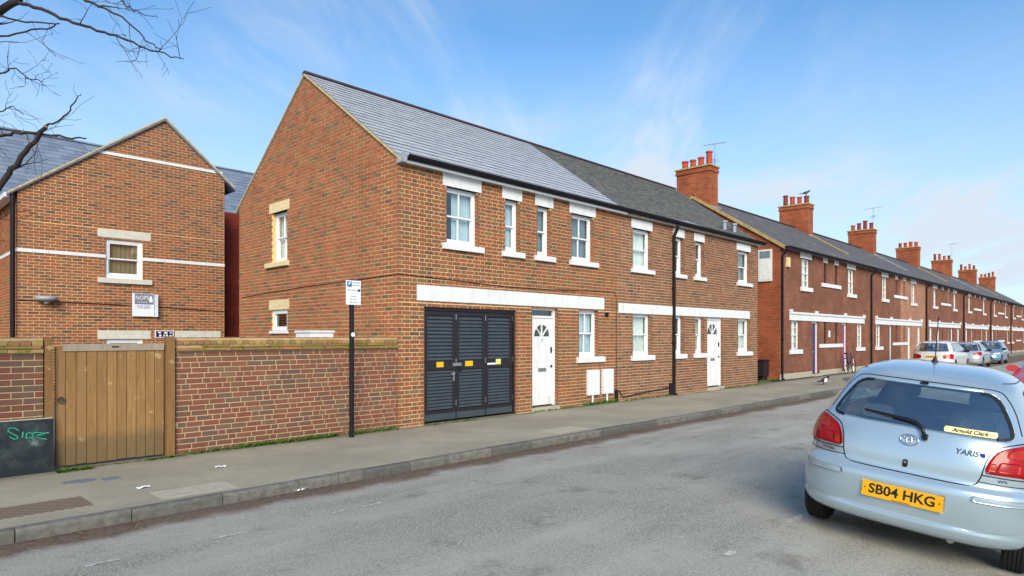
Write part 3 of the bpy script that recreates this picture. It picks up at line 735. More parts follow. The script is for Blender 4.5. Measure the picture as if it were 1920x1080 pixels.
house = thing('brick_house', ((HX0 + HXM) / 2, HY, 0), 'orange brick end house with plain gable, black louvred garage doors and white front door', 'house')
wins_up = [  # frame left/right, lintel, sill in photo pixels, columns of panes, curtain
    (836.7, 888.9, 829.6, 902.2, 828.4, 904, 2, 'curtain_blue', .45), (946.7, 966.2, 941.1, 978.4, 940, 980.4, 1, 'curtain_blue', 0),
    (1007, 1024.4, 1002.9, 1036.9, 1001, 1038.2, 1, 'curtain_dark', 0), (1071.5, 1105.5, 1067.3, 1116.2, 1066.7, 1118.9, 2, 'curtain_dark', .4)]
GAR = (7.41, 9.86, 0.0, 2.18, .14); DOOR = (10.34, 11.19, .09, 2.26, .12); LWIN = (11.96, 12.70, 1.15, 2.26, .12)
op_f = [GAR, DOOR, LWIN] + [(X_(w[0]), Xd(w[1]) + .02, 3.40, 4.49, .12) for w in wins_up]
lint_f = [(X_(w[2]), X_(w[3]), 4.49, 4.725) for w in wins_up]; sill_f = [(X_(w[4]), X_(w[5]), 3.285, 3.40) for w in wins_up]
BAND = (7.24, 12.93, 2.29, 2.575); LSILL = (11.87, 12.91, 1.02, 1.15)
wall_f = wall_face('wall', 'mortar_yellow', house, FR, (HX0, HXM, 0, EAVE - .06), op_f, reveal=.12)
WG_U, WG_L = (-14.40, -13.65, 3.32, 4.46), (-14.40, -13.65, 1.77, 2.24)
gpoly = [(-BACK, 0), (-HY, 0), (-HY, EAVE - .04), (-RIDGE_Y, RIDGE_Z - .04), (-BACK, EAVE - .04)]
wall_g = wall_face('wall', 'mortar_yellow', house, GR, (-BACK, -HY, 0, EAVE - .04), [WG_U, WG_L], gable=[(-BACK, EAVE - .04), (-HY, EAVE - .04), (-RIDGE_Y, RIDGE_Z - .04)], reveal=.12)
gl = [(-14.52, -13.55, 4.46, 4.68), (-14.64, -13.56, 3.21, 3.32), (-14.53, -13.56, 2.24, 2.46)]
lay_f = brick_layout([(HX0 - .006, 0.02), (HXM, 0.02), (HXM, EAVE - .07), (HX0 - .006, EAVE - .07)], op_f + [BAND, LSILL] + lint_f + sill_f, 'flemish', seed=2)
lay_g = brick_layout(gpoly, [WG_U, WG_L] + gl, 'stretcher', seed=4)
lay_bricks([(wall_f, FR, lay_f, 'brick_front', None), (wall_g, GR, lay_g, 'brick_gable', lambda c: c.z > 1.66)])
# brick returns inside the openings
rv = MB(FR)
for o in op_f:
    z = o[2]; k = 0
    while z < o[3] - .05:
        for a, b in ((o[0] - .012, o[0] + .006), (o[1] - .006, o[1] + .012)): rv.box(a, b, z, min(z + .065, o[3]), -o[4] + .004, .004, random.random() + .001)
        z += .075
tag(rv.build('reveal_bricks', 'brick_front', wall_f), kind='stuff')
house_shell(house, HX0, HXM)
box_part('band', 'white_paint', house, BAND + (-.05, .02), FR)
for i, w in enumerate(wins_up):
    o = op_f[3 + i]; sash_window(house, FR, o[0], o[1], o[2], o[3], .1, w[6], lint_f[i], sill_f[i], w[7], drape=w[8])
sash_window(house, FR, LWIN[0], LWIN[1], LWIN[2], LWIN[3], .1, 2, None, LSILL, 'curtain_blue')
sash_window(house, GR, *WG_U, .1, 2, gl[0], gl[1], 'curtain', lm='cream_stone', sm='cream_stone')
def small_window(parent, fr, u0, u1, v0, v1, depth, lintel, lm):
    m = MB(fr); fw = .09
    m.box(u0, u0 + fw, v0, v1, -depth - .08, -depth); m.box(u1 - fw, u1, v0, v1, -depth - .08, -depth); m.box(u0 + fw, u1 - fw, v1 - fw, v1, -depth - .08, -depth); m.box(u0 + fw, u1 - fw, v0, v0 + fw, -depth - .08, -depth)
    w = m.build('window', 'upvc', parent)
    box_part('pane', 'dark_glass', w, (u0 + fw, u1 - fw, v0 + fw, v1 - fw, -depth - .05, -depth - .045), fr)
    box_part('sill', 'upvc', w, (u0 - .05, u1 + .05, v0 - .07, v0 - .004, -depth, .05), fr)
    if lintel: box_part('lintel', lm, w, lintel + (-.1, .014), fr)
    return w
small_window(house, GR, *WG_L, .03, gl[2], 'cream_stone')
door_panelled(house, FR, DOOR[0], DOOR[1], DOOR[2], DOOR[3], .07, '13')
# louvred garage doors
ga = MB(FR); u0, u1, v0, v1 = GAR[:4]
ga.box(u0, u0 + .05, v0, v1, -.14, -.045); ga.box(u1 - .05, u1, v0, v1, -.14, -.045); ga.box(u0 + .05, u1 - .05, v1 - .06, v1, -.14, -.045)
gd = ga.build('garage_door', 'black_timber', house)
lw = (u1 - u0 - .1) / 3
plain('louvre_grey', (64, 72, 79), .5, var=.12, scale=5)
for k in range(3):
    a, b = u0 + .05 + k * lw + .005, u0 + .05 + (k + 1) * lw - .005; st = .075; n0, n1 = -.12, -.07
    lf = MB(FR); lf.box(a, a + st, .04, v1 - .065, n0, n1); lf.box(b - st, b, .04, v1 - .065, n0, n1)
    for z0, z1 in ((.04, .235), (1.0, 1.17), (v1 - .15, v1 - .065)): lf.box(a + st, b - st, z0, z1, n0, n1)
    lf.build('leaf_frame', 'black_timber', gd)
    box_part('kick_plate', 'sign_grey' if 0 else 'louvre_grey', gd, (a + .01, b - .01, .05, .17, n1, n1 + .006), FR)
    for z0, z1, n in ((.245, .995, 12), (1.175, v1 - .155, 12)):
        ph = (z1 - z0) / n
        for i in range(n):
            s = MB(FR); z = z0 + i * ph
            vs = [s.P(u, z + dz, nn) for u in (a + st + .002, b - st - .002) for dz, nn in ((.004, n1 - .004), (.016, n1 - .002), (ph + .006, n0 + .008), (ph - .006, n0 + .004))]
            s.add(vs, [(0, 1, 2, 3), (7, 6, 5, 4), (0, 4, 5, 1), (1, 5, 6, 2), (2, 6, 7, 3), (3, 7, 4, 0)]); s.build('slat', 'louvre_grey', gd)
    for z in (.3, 1.1, 1.95): box_part('hinge', 'steel', gd, (b - .004, b + .012, z, z + .11, n1, n1 + .008), FR)
box_part('backing', 'dark_void', gd, (u0 + .05, u1 - .05, .02, v1 - .06, -.16, -.145), FR)
a = u0 + .05
for x, z, w, h, mt in ((.30, 1.05, .17, .10, 'yellow_sticker'), (1.02, 1.05, .2, .10, 'yellow_sticker'), (1.86, 1.06, .14, .11, 'lime_sticker'), (1.62, 1.06, .23, .035, 'sign_white')):
    s = box_part('sticker', mt, gd, (a + x, a + x + w, z, z + h, -.072, -.066), FR)
box_part('hasp', 'steel', gd, (a + lw - .09, a + lw + .13, 1.06, 1.12, -.07, -.05), FR)
mm = MB(FR); mm.box(a + lw + .06, a + lw + .12, .98, 1.055, -.066, -.03); mm.build('padlock', 'brass_dark', gd)
mm = MB(FR); mm.box(a + lw - .085, a + lw - .045, .78, .96, -.07, -.055); mm.box(a + lw - .15, a + lw - .05, .90, .93, -.055, -.03); mm.build('handle', 'steel', gd)
# roof
roof = roof_slab('roof', 'slate_new', house, HX0 - .03, HXM + .25, [(EY, EZ - .012), (RIDGE_Y, RIDGE_Z - .012), (2 * RIDGE_Y - EY, EZ - .012)])
lay_slates(roof, Vector((0, EY, EZ - .008)), S_UP, N_UP, HX0 - .035, HXM + .25, (RIDGE_Y - EY) / math.cos(TH), .2, .30, 'slate_new', 300)
ridge_tiles(roof, HX0 - .035, HXM + .25, RIDGE_Y, RIDGE_Z + .02, 'ridge_red')
vm = MB()
for y0, z0, y1, z1 in ((EY, EZ, RIDGE_Y, RIDGE_Z), (2 * RIDGE_Y - EY, EZ, RIDGE_Y, RIDGE_Z)):
    a_, b_ = Vector((HX0 - .045, y0, z0 - .06)), Vector((HX0 - .045, y1, z1 - .06)); w = Vector((.06, 0, 0)); d = Vector((0, 0, .045))
    vm.add([a_, b_, b_ + d, a_ + d, a_ + w, b_ + w, b_ + d + w, a_ + d + w], MB.BF)
vm.build('verge', 'verge_mortar', roof)
box_part('fascia', 'black_plastic', house, (HX0 + .06, HXM, 9.43, 9.485, 4.735, 4.83)); box_part('soffit', 'white_paint', house, (HX0 + .06, HXM, 9.38, 9.488, 4.728, 4.734))
box_part('eaves_box', 'lead', house, (HX0 - .04, HX0 + .06, 9.32, 9.50, 4.70, 4.86))
gutter_run(house, HX0 + .06, HXM, 9.345, 4.845, .085)
# cable and thin pipe
cb = MB(); cb.tube([(HX0 - .012, 16.0, 2.60), (HX0 - .015, 13, 2.69), (HX0 - .012, 10.5, 2.72), (HX0 - .015, HY - .012, 2.74), (8, HY - .014, 2.71), (9.6, HY - .014, 2.66), (11, HY - .014, 2.68), (12.6, HY - .014, 2.72), (13.36, HY - .014, 2.74), (13.44, HY - .016, 2.6), (13.44, HY - .016, .3)], .007, 5)
cb.build('cable', 'black_plastic', house)
pp = MB(); pp.tube([(13.42, HY - .03, .02), (13.42, HY - .03, .30)], .05, 8); pp.build('pipe_boot', 'black_plastic', house)
vn = MB(); vn.lathe([(.06, 0), (.06, .03), (.045, .035)], (13.03, HY - .04, 2.17), 10, 'y'); vn.build('vent', 'black_plastic', house)

house2 = thing('brick_house', ((HXM + HX1) / 2, HY, 0), 'brown brick house with mossy roof, joined to the end house with louvred garage doors', 'house')
w2 = [(1186.4, 1213.6, 1183.3, 1222.6, 1182.5, 1224.5, 1, 'curtain', 0), (1264, 1274.7, 1261.5, 1282.8, 1262, 1284.8, 1, 'curtain_dark', 0), (1303.8, 1312.8, 1301, 1320.6, 1300, 1321.7, 1, 'curtain_dark', 0), (1383.6, 1399.5, 1380.8, 1406.9, 1380.8, 1408, 1, 'curtain_dark', .3)]
up2 = [(X_(w[0]), Xd(w[1]) + .03, 3.40, 4.45, .12) for w in w2]; li2 = [(X_(w[2]), X_(w[3]), 4.45, 4.68) for w in w2]; si2 = [(X_(w[4]), X_(w[5]), 3.29, 3.40) for w in w2]
lo2 = [(o[0], o[1], 1.14, 2.23, .12) for o in up2]; sl2 = [(s[0], s[1], 1.01, 1.14) for s in si2]
D2 = (X_(1325.6), Xd(1349.7), .09, 2.23, .12); BAND2 = (13.54, 21.07, 2.23, 2.48)
op2 = up2 + lo2 + [D2]
wall2 = wall_face('wall', 'mortar_pale', house2, FR, (HXM + .012, HX1, 0, EAVE - .06), op2)
lay2 = brick_layout([(HXM + .015, .02), (HX1 + .006, .02), (HX1 + .006, EAVE - .07), (HXM + .015, EAVE - .07)], op2 + [BAND2] + li2 + si2 + sl2, 'flemish', seed=8)
lay_bricks([(wall2, FR, lay2, 'brick_old_house', None)])
rv = MB(FR)
for o in op2:
    z = o[2]
    while z < o[3] - .05:
        for a, b in ((o[0] - .012, o[0] + .006), (o[1] - .006, o[1] + .012)): rv.box(a, b, z, min(z + .065, o[3]), -o[4] + .004, .004, random.random() + .001)
        z += .075
tag(rv.build('reveal_bricks', 'brick_old_house', wall2), kind='stuff')
house_shell(house2, HXM, HX1)
ew = MB(); ew.add([(HX1, HY, 0), (HX1, BACK, 0), (HX1, BACK, EAVE), (HX1, RIDGE_Y, RIDGE_Z - .05), (HX1, HY, EAVE - .05)], [(0, 1, 2, 3, 4)]); ew.build('end_wall', 'brick_chimney', house2, fix=False)
box_part('band', 'white_paint', house2, BAND2 + (-.05, .02), FR)
for i, w in enumerate(w2):
    sash_window(house2, FR, *up2[i][:4], .1, 1, li2[i], si2[i], w[7], drape=w[8])
    sash_window(house2, FR, *lo2[i][:4], .1, 1, None, sl2[i], 'curtain' if i != 1 else 'curtain_dark')
door_panelled(house2, FR, *D2[:4], .07, None, transom=False)
roof2 = roof_slab('roof', 'slate_old', house2, HXM + .26, HX1 + .25, [(EY, EZ - .012), (RIDGE_Y, RIDGE_Z - .012), (2 * RIDGE_Y - EY, EZ - .012)])
lay_slates(roof2, Vector((0, EY, EZ - .006)), S_UP, N_UP, HXM + .26, HX1 + .27, (RIDGE_Y - EY) / math.cos(TH), .115, .18, 'slate_old', 300, 9, .016, .008)
ridge_tiles(roof2, HXM + .26, HX1 + .27, RIDGE_Y, RIDGE_Z + .02, 'ridge_red')
for x0, x1, s0, s1 in ((13.8, 15.5, .03, .30), (16.6, 18.0, .05, .42), (18.4, 20.4, .03, .22)):   # pale sheets standing in for light reflected near the eaves
    m = MB(); vs = []
    for i in range(9):
        x = x0 + (x1 - x0) * i / 8
        for s in (s0, s1 - abs(i - 4) * .03): p = Vector((x, EY, EZ)) + S_UP * s + N_UP * .022; vs.append(p)
    m.add(vs, [(2 * i, 2 * i + 2, 2 * i + 3, 2 * i + 1) for i in range(8)]); m.build('reflection_patch', 'lead', roof2, fix=False)
for x in (19.9, 20.6):
    m = MB(); p = Vector((x, EY, EZ)) + S_UP * .55; m.lathe([(.07, 0), (.07, .22), (.1, .24), (.1, .3)], p, 10); m.build('vent_cowl', 'steel', roof2)
box_part('fascia', 'black_plastic', house2, (HXM, HX1 + .2, 9.43, 9.485, 4.735, 4.83)); box_part('soffit', 'white_paint', house2, (HXM, HX1 + .2, 9.38, 9.488, 4.728, 4.734))
gutter_run(house2, HXM, HX1 + .26, 9.345, 4.845, .085)
downpipe(house2, X_(1261), HY, .0, 4.76, 9.33, .045)
m = MB(); m.tube([(16.0, HY - .05, .02), (16.0, HY - .05, .34)], .06, 8); m.tube([(13.55, HY - .03, .28), (13.7, HY - .03, .10), (14.6, HY - .03, .16), (15.9, HY - .04, .22)], .014, 5); m.build('waste_pipe', 'black_plastic', house2)

for i, (p0, p1, a, b) in enumerate(((1104, 1127, .21, .82), (1132, 1153, .21, .82))):
    x0, x1 = onY(p0, 632, 9.42).x, onY(p1, 632, 9.42).x - .05; a, b = .24, .84
    t = thing('meter_box', ((x0 + x1) / 2, HY - .15, 0), 'white meter box on a thin post, %s' % ('the left one, nearer the front door' if i == 0 else 'the right one, nearest the thin black pipe'), 'meter box', 'white meter boxes on the front wall')
    m = MB(); m.prism([(x0, a), (x1, a), (x1, b - .02), (x1 - .02, b), (x0 + .02, b), (x0, b - .02)], 0, 1)
    m.v = [Vector((p.x, HY - .01 - p.z * .07, p.y)) for p in m.v]; m.build('case', 'white_paint', t)
    box_part('cover', 'white_paint', t, (x0 + .025, x1 - .025, HY - .088, HY - .08, a + .03, b - .035))
    m = MB(); m.tube([((x0 + x1) / 2 - .03, HY - .05, 0), ((x0 + x1) / 2 - .03, HY - .05, a)], .024, 8); m.build('post', 'white_paint', t)

# ---------------------------------------------------------------- garden walls and gate
def half_round(a, b, y0, y1, z0, z1, m, rnd=0):
    K = 7; yc, r = (y0 + y1) / 2, (y1 - y0) / 2
    pr = [(yc - r * math.cos(math.pi * i / K), z0 + .015 + (z1 - z0 - .015) * math.sin(math.pi * i / K)) for i in range(K + 1)]; pr = [(y0, z0)] + pr + [(y1, z0)]
    k = len(pr); m.add([(a, p, q) for p, q in pr] + [(b, p, q) for p, q in pr], [tuple(range(k)), tuple(range(2 * k - 1, k - 1, -1))] + [(j, (j + 1) % k, (j + 1) % k + k, j + k) for j in range(k)], rnd)
def garden_wall(x0, x1, label, pitch, bond, seed):
    t = thing('garden_wall', ((x0 + x1) / 2, HY, 0), label, 'wall')
    fr = (Vector((0, HY + .025, 0)), Vector((1, 0, 0)), Vector((0, -1, 0)))
    m = MB(); m.box(x0, x1, HY + .025, HY + .24, 0, 1.43); w = m.build('wall', 'mortar_grey', t)
    lay = brick_layout([(x0, .0), (x1, .0), (x1, 1.43), (x0, 1.43)], [], bond, .075, .0125, seed)
    lay_bricks([(w, fr, lay, 'brick_garden', None)], 300, seed)
    n = round((x1 - x0) / .36)
    for i in range(n):
        a = x0 + (x1 - x0) * i / n; m = MB(); dz = random.uniform(-.004, .004)
        m.box(a + .002, a + (x1 - x0) / n - .005, HY - .025, HY + .29, 1.435 + dz, 1.475 + dz); m.build('creasing_tile', 'coping_moss', t)
        m = MB(); m.box(a - .02 + .002, a + (x1 - x0) / n - .025, HY - .015, HY + .28, 1.482, 1.512); 
        if i: m.build('creasing_tile', 'coping_moss', t)
    n = round((x1 - x0) / pitch)
    for i in range(n):
        a = x0 + (x1 - x0) * i / n; m = MB(); half_round(a + .005, a + (x1 - x0) / n - .006, HY + .005 + random.uniform(-.004, .004), HY + .26, 1.515, 1.62 + random.uniform(-.005, .003), m); m.build('coping_brick', 'coping', t)
    m = MB(); m.box(x0, x1, HY + .03, HY + .235, 1.47, 1.602); m.build('coping_bed', 'mortar_grey', t)
garden_wall(3.15, 6.825, 'brick garden wall with rounded mossy coping between the wooden gate and the end house', .092, 'mixed', 21)
garden_wall(-3.6, 1.655, 'brick garden wall left of the wooden gate, behind the black board', .115, 'stretcher', 22)
gate = thing('wooden_gate', (2.38, HY, 0), 'brown vertical-board wooden gate with grey top rail between two wooden posts', 'gate')
for a, b, z in ((1.665, 1.75, 1.60), (3.025, 3.125, 1.63)):
    m = MB(); m.box(a, b, HY - .03, HY + .09, 0, z); m.build('post', 'post_wood', gate)
bw = (3.005 - 1.775) / 11
for i in range(11):
    a = 1.775 + i * bw; m = MB(); dy = random.uniform(-.003, .003)
    P = [(a + .002, HY + .035), (a + .008, HY + .028), (a + bw - .008, HY + .028), (a + bw - .002, HY + .035), (a + bw - .002, HY + .055), (a + .002, HY + .055)]
    z0, z1 = .035 + random.uniform(0, .012), 1.50; k = 6
    m.add([(x, y + dy, z0) for x, y in P] + [(x, y + dy, z1) for x, y in P], [tuple(range(k)), tuple(range(2 * k - 1, k - 1, -1))] + [(j, (j + 1) % k, (j + 1) % k + k, j + k) for j in range(k)]); m.build('board', 'gate_wood', gate)
m = MB(); m.box(1.85, 3.0, HY + .012, HY + .028, 1.445, 1.535); m.build('top_rail', 'grey_wood', gate)
box_part('name_plate', 'brass_dark', gate, (2.38, 2.46, HY + .006, HY + .012, 1.488, 1.504))
m = MB(); m.lathe([(.03, 0), (.03, .012)], (1.835, HY + .014, .86), 12, 'y'); m.tube([(1.835 + .035 * math.cos(a * .52), HY + .01, .845 + .035 * math.sin(a * .52)) for a in range(13)], .006, 5); m.build('ring_handle', 'iron', gate)
# black board with green graffiti
bd = thing('black_board', (.9, HY - .1, 0), 'black painted board with green graffiti leaning on the left garden wall', 'board')
m = MB(); tilt = .05
m.add([(-.3, HY - .10 , 0), (1.745, HY - .10, 0), (1.745, HY - .10 + tilt, .64), (-.3, HY - .10 + tilt, .64), (-.3, HY - .055, 0), (1.745, HY - .055, 0), (1.745, HY - .055 + tilt, .64), (-.3, HY - .055 + tilt, .64)], MB.BF); m.build('panel', 'black_board', bd)
box_part('top_edge', 'grey_stone', bd, (-.3, 1.74, HY - .052, HY - .010, .641, .648))
def gp(px, py):       # a spot on the board's face
    p = onY(px, py, HY - .08); z = p.z; return Vector((p.x, HY - .105 + tilt * z / .64, z))
strokes = [[(36, 808), (28, 803), (18, 803), (15, 808), (22, 813), (33, 818), (34, 822), (27, 824), (18, 819)], [(44, 810), (42, 821)], [(51, 812), (49, 822), (60, 821), (64, 814), (53, 811)], [(63, 811), (86, 812), (66, 820), (88, 824)], [(70, 817), (92, 811)]]
for s in strokes:
    m = MB(); m.tube([gp(*q) for q in s], .007, 5); m.build('graffiti_stroke', 'graffiti', bd)

# ---------------------------------------------------------------- parking sign post
sp = thing('sign_post', (5.70, 9.19, 0), 'black post with white parking sign standing against the garden wall', 'sign')
m = MB(); m.lathe([(.038, 0), (.038, 2.54), (.03, 2.55)], (5.70, 9.19, 0), 14); m.build('pole', 'black_plastic', sp, smooth=False)
sg = MB(); sg.box(5.565, 5.835, 9.135, 9.143, 2.14, 2.53); pl = sg.build('sign_plate', 'sign_white', sp)
box_part('parking_symbol', 'sign_blue', pl, (5.585, 5.665, 9.130, 9.134, 2.43, 2.515)); F0 = Vector((0, 9.1285, 0))
text_part('lettering', 'P', .085, 'sign_white', pl, (5.625, 9.1285, 2.472), (1, 0, 0), (0, 0, 1), bold=.002)
for txt, x, z, s in (('Mon-Sat', 5.75, 2.495, .038), ('8am-6.30pm', 5.75, 2.452, .028), ('Permit holders', 5.67, 2.375, .027), ('or', 5.70, 2.325, .027), ('2 hours', 5.70, 2.275, .032), ('No return', 5.70, 2.225, .028), ('within 2 hours', 5.70, 2.18, .027)):
    text_part('lettering', txt, s, 'text_black', pl, (x, 9.1335, z), (1, 0, 0), (0, 0, 1))
box_part('permit_mark', 'text_black', pl, (5.775, 5.825, 9.1325, 9.1345, 2.355, 2.39))
m = MB(); m.lathe([(.036, 0), (.036, .004)], (5.70, 9.147, 1.66), 14, 'y'); m.build('round_label', 'sign_white', sp)

# white storage box in the yard
wb = thing('white_cabinet', (6.2, 11.3, 0), 'white cabinet top showing over the garden wall', 'cabinet')
A_, B_ = onY(552, 632, 11.6), onY(628, 632, 11.0)
m = MB(); m.box(5.96, 6.44, 11.02, 11.56, 0, 1.70); m.build('body', 'upvc', wb); m = MB(); m.box(5.94, 6.46, 11.0, 11.58, 1.702, 1.745); m.build('lid', 'white_paint', wb)

# ---------------------------------------------------------------- flats behind
FY = 19.2
fl = thing('apartment_building', (5.3, FY, 0), 'brick gabled building with pale stone bands and slate roof behind the garden wall', 'building')
FF = (Vector((0, FY, 0)), Vector((1, 0, 0)), Vector((0, -1, 0))); FL = (Vector((2.84, 0, 0)), Vector((0, -1, 0)), Vector((-1, 0, 0)))
x0, x1, xa, za, zl, zr = 2.84, 7.68, 6.06, 7.55, 5.20, 6.25
fwin = (4.66, 5.53, 3.15, 4.16, .1); flow = (4.66, 5.53, .5, 1.57, .1); flow2 = (6.5, 7.4, .5, 1.57, .1)
fops = [fwin, flow, flow2]
fw_ = wall_face('wall', 'mortar_yellow', fl, FF, (x0, x1, 0, zl), fops, gable=[(x0, zl), (x1, zl), (x1, zr), (xa, za)])
bands = [(x0, 4.66, 3.66, 3.745), (5.53, x1, 3.66, 3.745), (4.5, 7.62, 6.335, 6.41)]
flint = [(4.48, 5.72, 4.20, 4.40), (4.48, 5.72, 1.57, 1.79), (6.33, 7.57, 1.57, 1.79)]; fsill = (4.48, 5.74, 3.02, 3.15)
layF = brick_layout([(x0, 0), (x1, 0), (x1, zr), (xa, za), (x0, zl)], fops + bands + flint + [fsill], 'stretcher', seed=31)
layL = brick_layout([(-24, 0), (-FY, 0), (-FY, zl), (-24, zl)], [(-24, -FY, 3.66, 3.745)], 'stretcher', seed=32)
sw = MB(FL); sw.add([sw.P(-24, 0, 0), sw.P(-FY, 0, 0), sw.P(-FY, zl, 0), sw.P(-24, zl, 0)], [(0, 1, 2, 3)]); sw = sw.build('wall', 'mortar_yellow', fl, fix=False)
lay_bricks([(fw_, FF, layF, 'brick_flats', lambda c: c.z > 1.8), (sw, FL, layL, 'brick_gable', lambda c: c.z > 1.8)])
for b in bands:
    n = max(1, round((b[1] - b[0]) / .6)); w = (b[1] - b[0]) / n
    for i in range(n): box_part('band_stone', 'white_stone', fl, (b[0] + i * w + .003, b[0] + (i + 1) * w - .003, b[2], b[3], -.02, .022), FF)
for i in range(8): box_part('band_stone', 'white_stone', fl, (-FY - .6 * (i + 1) + .003, -FY - .6 * i - .003, 3.66, 3.745, -.02, .022), FL)
sash_window(fl, FF, *fwin[:4], .05, 1, flint[0], fsill, 'blind_tan', lm='grey_stone', sm='grey_stone', fw=.075)
sash_window(fl, FF, *flow[:4], .05, 1, flint[1], None, 'blind_tan', lm='grey_stone', fw=.075); sash_window(fl, FF, *flow2[:4], .05, 1, flint[2], None, 'blind_tan', lm='grey_stone', fw=.075)
# main range behind, ridge along the street
MY, RY, RZ = 21.0, 26.0, 8.26
m = MB(); m.box(7.66, 30, MY, MY + .3, 0, 5.6); m.build('wall', 'brick_dark_return', fl)
m = MB(); m.box(-14, 2.86, 23.2, 23.5, 0, 5.3); m.build('wall', 'brick_flats', fl); m = MB(); m.box(-14, 30, 31, 31.3, 0, 5); m.build('wall', 'brick_flats', fl)
ms = (RZ - 5.35) / (RY - 22.0); th2 = math.atan(ms)
mr = roof_slab('roof', 'slate_flats', fl, -14, 30, [(21.7, RZ - ms * (RY - 21.7) - .012), (RY, RZ - .012), (31.3, 4.9)], .1)
S2, N2 = Vector((0, math.cos(th2), math.sin(th2))), Vector((0, -math.sin(th2), math.cos(th2)))
lay_slates(mr, Vector((0, 21.7, RZ - ms * (RY - 21.7) - .008)), S2, N2, -4, 13, (RY - 21.7) / math.cos(th2), .28, .45, 'slate_flats', 300, 41, .014)
ridge_tiles(mr, -3, 12, RY, RZ + .02, 'slate_flats', .45)
# cross gable roof
m = MB(); gy0, gy1 = FY - .08, 26
for xe, ze, xo in ((x0 - .22, zl - .16, 1), (x1 + .30, zr - .26, 1)):
    vs = [(xe, gy0, ze), (xa, gy0, za + .06), (xa, gy1, za + .06), (xe, gy1, ze)]; vs += [(a, b, c - .09) for a, b, c in vs]
    m.add(vs, [(0, 1, 2, 3), (7, 6, 5, 4), (0, 4, 5, 1), (1, 5, 6, 2), (2, 6, 7, 3), (3, 7, 4, 0)])
cg = m.build('roof', 'slate_flats', fl)
m = MB()
for (xe, ze) in ((x0 - .20, zl - .15), (x1 + .28, zr - .24)):
    a_, b_ = Vector((xe, gy0 - .015, ze - .05)), Vector((xa, gy0 - .015, za + .02)); w = Vector((0, .03, 0)); d = Vector((0, 0, .05))
    m.add([a_, b_, b_ + d, a_ + d, a_ + w, b_ + w, b_ + d + w, a_ + d + w], MB.BF)
m.build('verge', 'verge_mortar', cg)
m = MB(); m.tube([(x0 - .1, FY - .02, 5.05), (x0 - .1, FY - .02, 0)], .05, 10); m.build('downpipe', 'black_plastic', fl)
m = MB(); m.tube([(x1 + .28, MY - .06, 5.7), (x1 + .28, MY - .06, 0)], .05, 10); m.build('downpipe', 'black_plastic', fl)
m = MB(); m.box(x0 - .25, x0 - .05, FY, 23, 4.93, 5.04); m.build('gutter', 'white_paint', fl)
m = MB(); m.tube([(x0, FY - .012, 2.50), (4.5, FY - .014, 2.47), (6.2, FY - .014, 2.42), (x1, FY - .012, 2.36)], .012, 5); m.build('cable', 'black_plastic', fl)
lt = thing('wall_lamp', (3.38, FY - .12, 2.45), 'grey bulkhead lamp on the gabled brick building', 'lamp')
m = MB(); m.lathe([(.03, .0), (.20, .03), (.24, .08), (.22, .13), (.06, .15)], (3.38, FY - .14, 2.47), 14); m.build('shade', 'lead', lt, smooth=True); m = MB(); m.lathe([(.0, 0), (.05, .02), (.06, .05)], (3.38, FY - .14, 2.42), 10); m.build('bulb', 'lamp_clear', lt); m = MB(); m.box(3.34, 3.42, FY - .14, FY - .004, 2.57, 2.62); m.build('arm', 'lead', lt)
sb = thing('letting_board', (5.5, FY - .1, 2.5), 'grey and white letting board reading TO LET fixed to the gabled brick building', 'sign')
m = MB(); m.box(5.26, 5.78, FY - .09, FY - .05, 2.17, 2.78); bp = m.build('board', 'sign_white', sb); m = MB(); m.box(5.80, 5.86, FY - .16, FY - .004, 2.16, 2.76); m.build('side_board', 'sign_pale', sb)
box_part('header', 'sign_grey', bp, (5.31, 5.77, FY - .094, FY - .0905, 2.49, 2.77)); box_part('strip', 'sign_pale', bp, (5.31, 5.77, FY - .094, FY - .0905, 2.37, 2.47))
text_part('lettering', 'NOPS', .15, 'sign_white', bp, (5.49, FY - .0955, 2.66), (1, 0, 0), (0, 0, 1), xs=.85); text_part('lettering', 'student lettings', .05, 'sign_white', bp, (5.49, FY - .0955, 2.55), (1, 0, 0), (0, 0, 1), xs=.8); text_part('lettering', 'TO LET', .10, 'text_grey', bp, (5.53, FY - .0955, 2.42), (1, 0, 0), (0, 0, 1), bold=.003)
text_part('lettering', '01865', .07, 'text_grey', bp, (5.53, FY - .0925, 2.30), (1, 0, 0), (0, 0, 1)) if 0 else None
m = MB(); m.lathe([(.0, 0), (.04, .0), (.045, .05), (.03, .12), (.012, .17)], (5.70, FY - .095, 2.55), 8); m.v = [Vector((p.x, FY - .0945 + (p.y - FY + .095) * .05, p.z)) for p in m.v]; m.build('emblem', 'sign_white', bp)
np_ = thing('name_plate', (6.05, FY - .03, 1.7), 'small navy and white plate on the gabled brick building above the gate post', 'sign')
m = MB(); m.box(5.82, 6.29, FY - .03, FY - .008, 1.60, 1.80); q = m.build('plate', 'sign_white', np_); box_part('field', 'sign_navy', q, (5.845, 6.265, FY - .034, FY - .031, 1.62, 1.78))
for x, z, w, h in ((5.90, 1.72, .07, .04), (5.92, 1.635, .06, .05), (6.05, 1.71, .08, .05), (6.03, 1.63, .03, .06), (6.09, 1.63, .05, .06), (6.19, 1.72, .05, .03), (6.18, 1.64, .06, .03)): box_part('mark', 'sign_white', q, (x, x + w, FY - .037, FY - .0345, z, z + h))

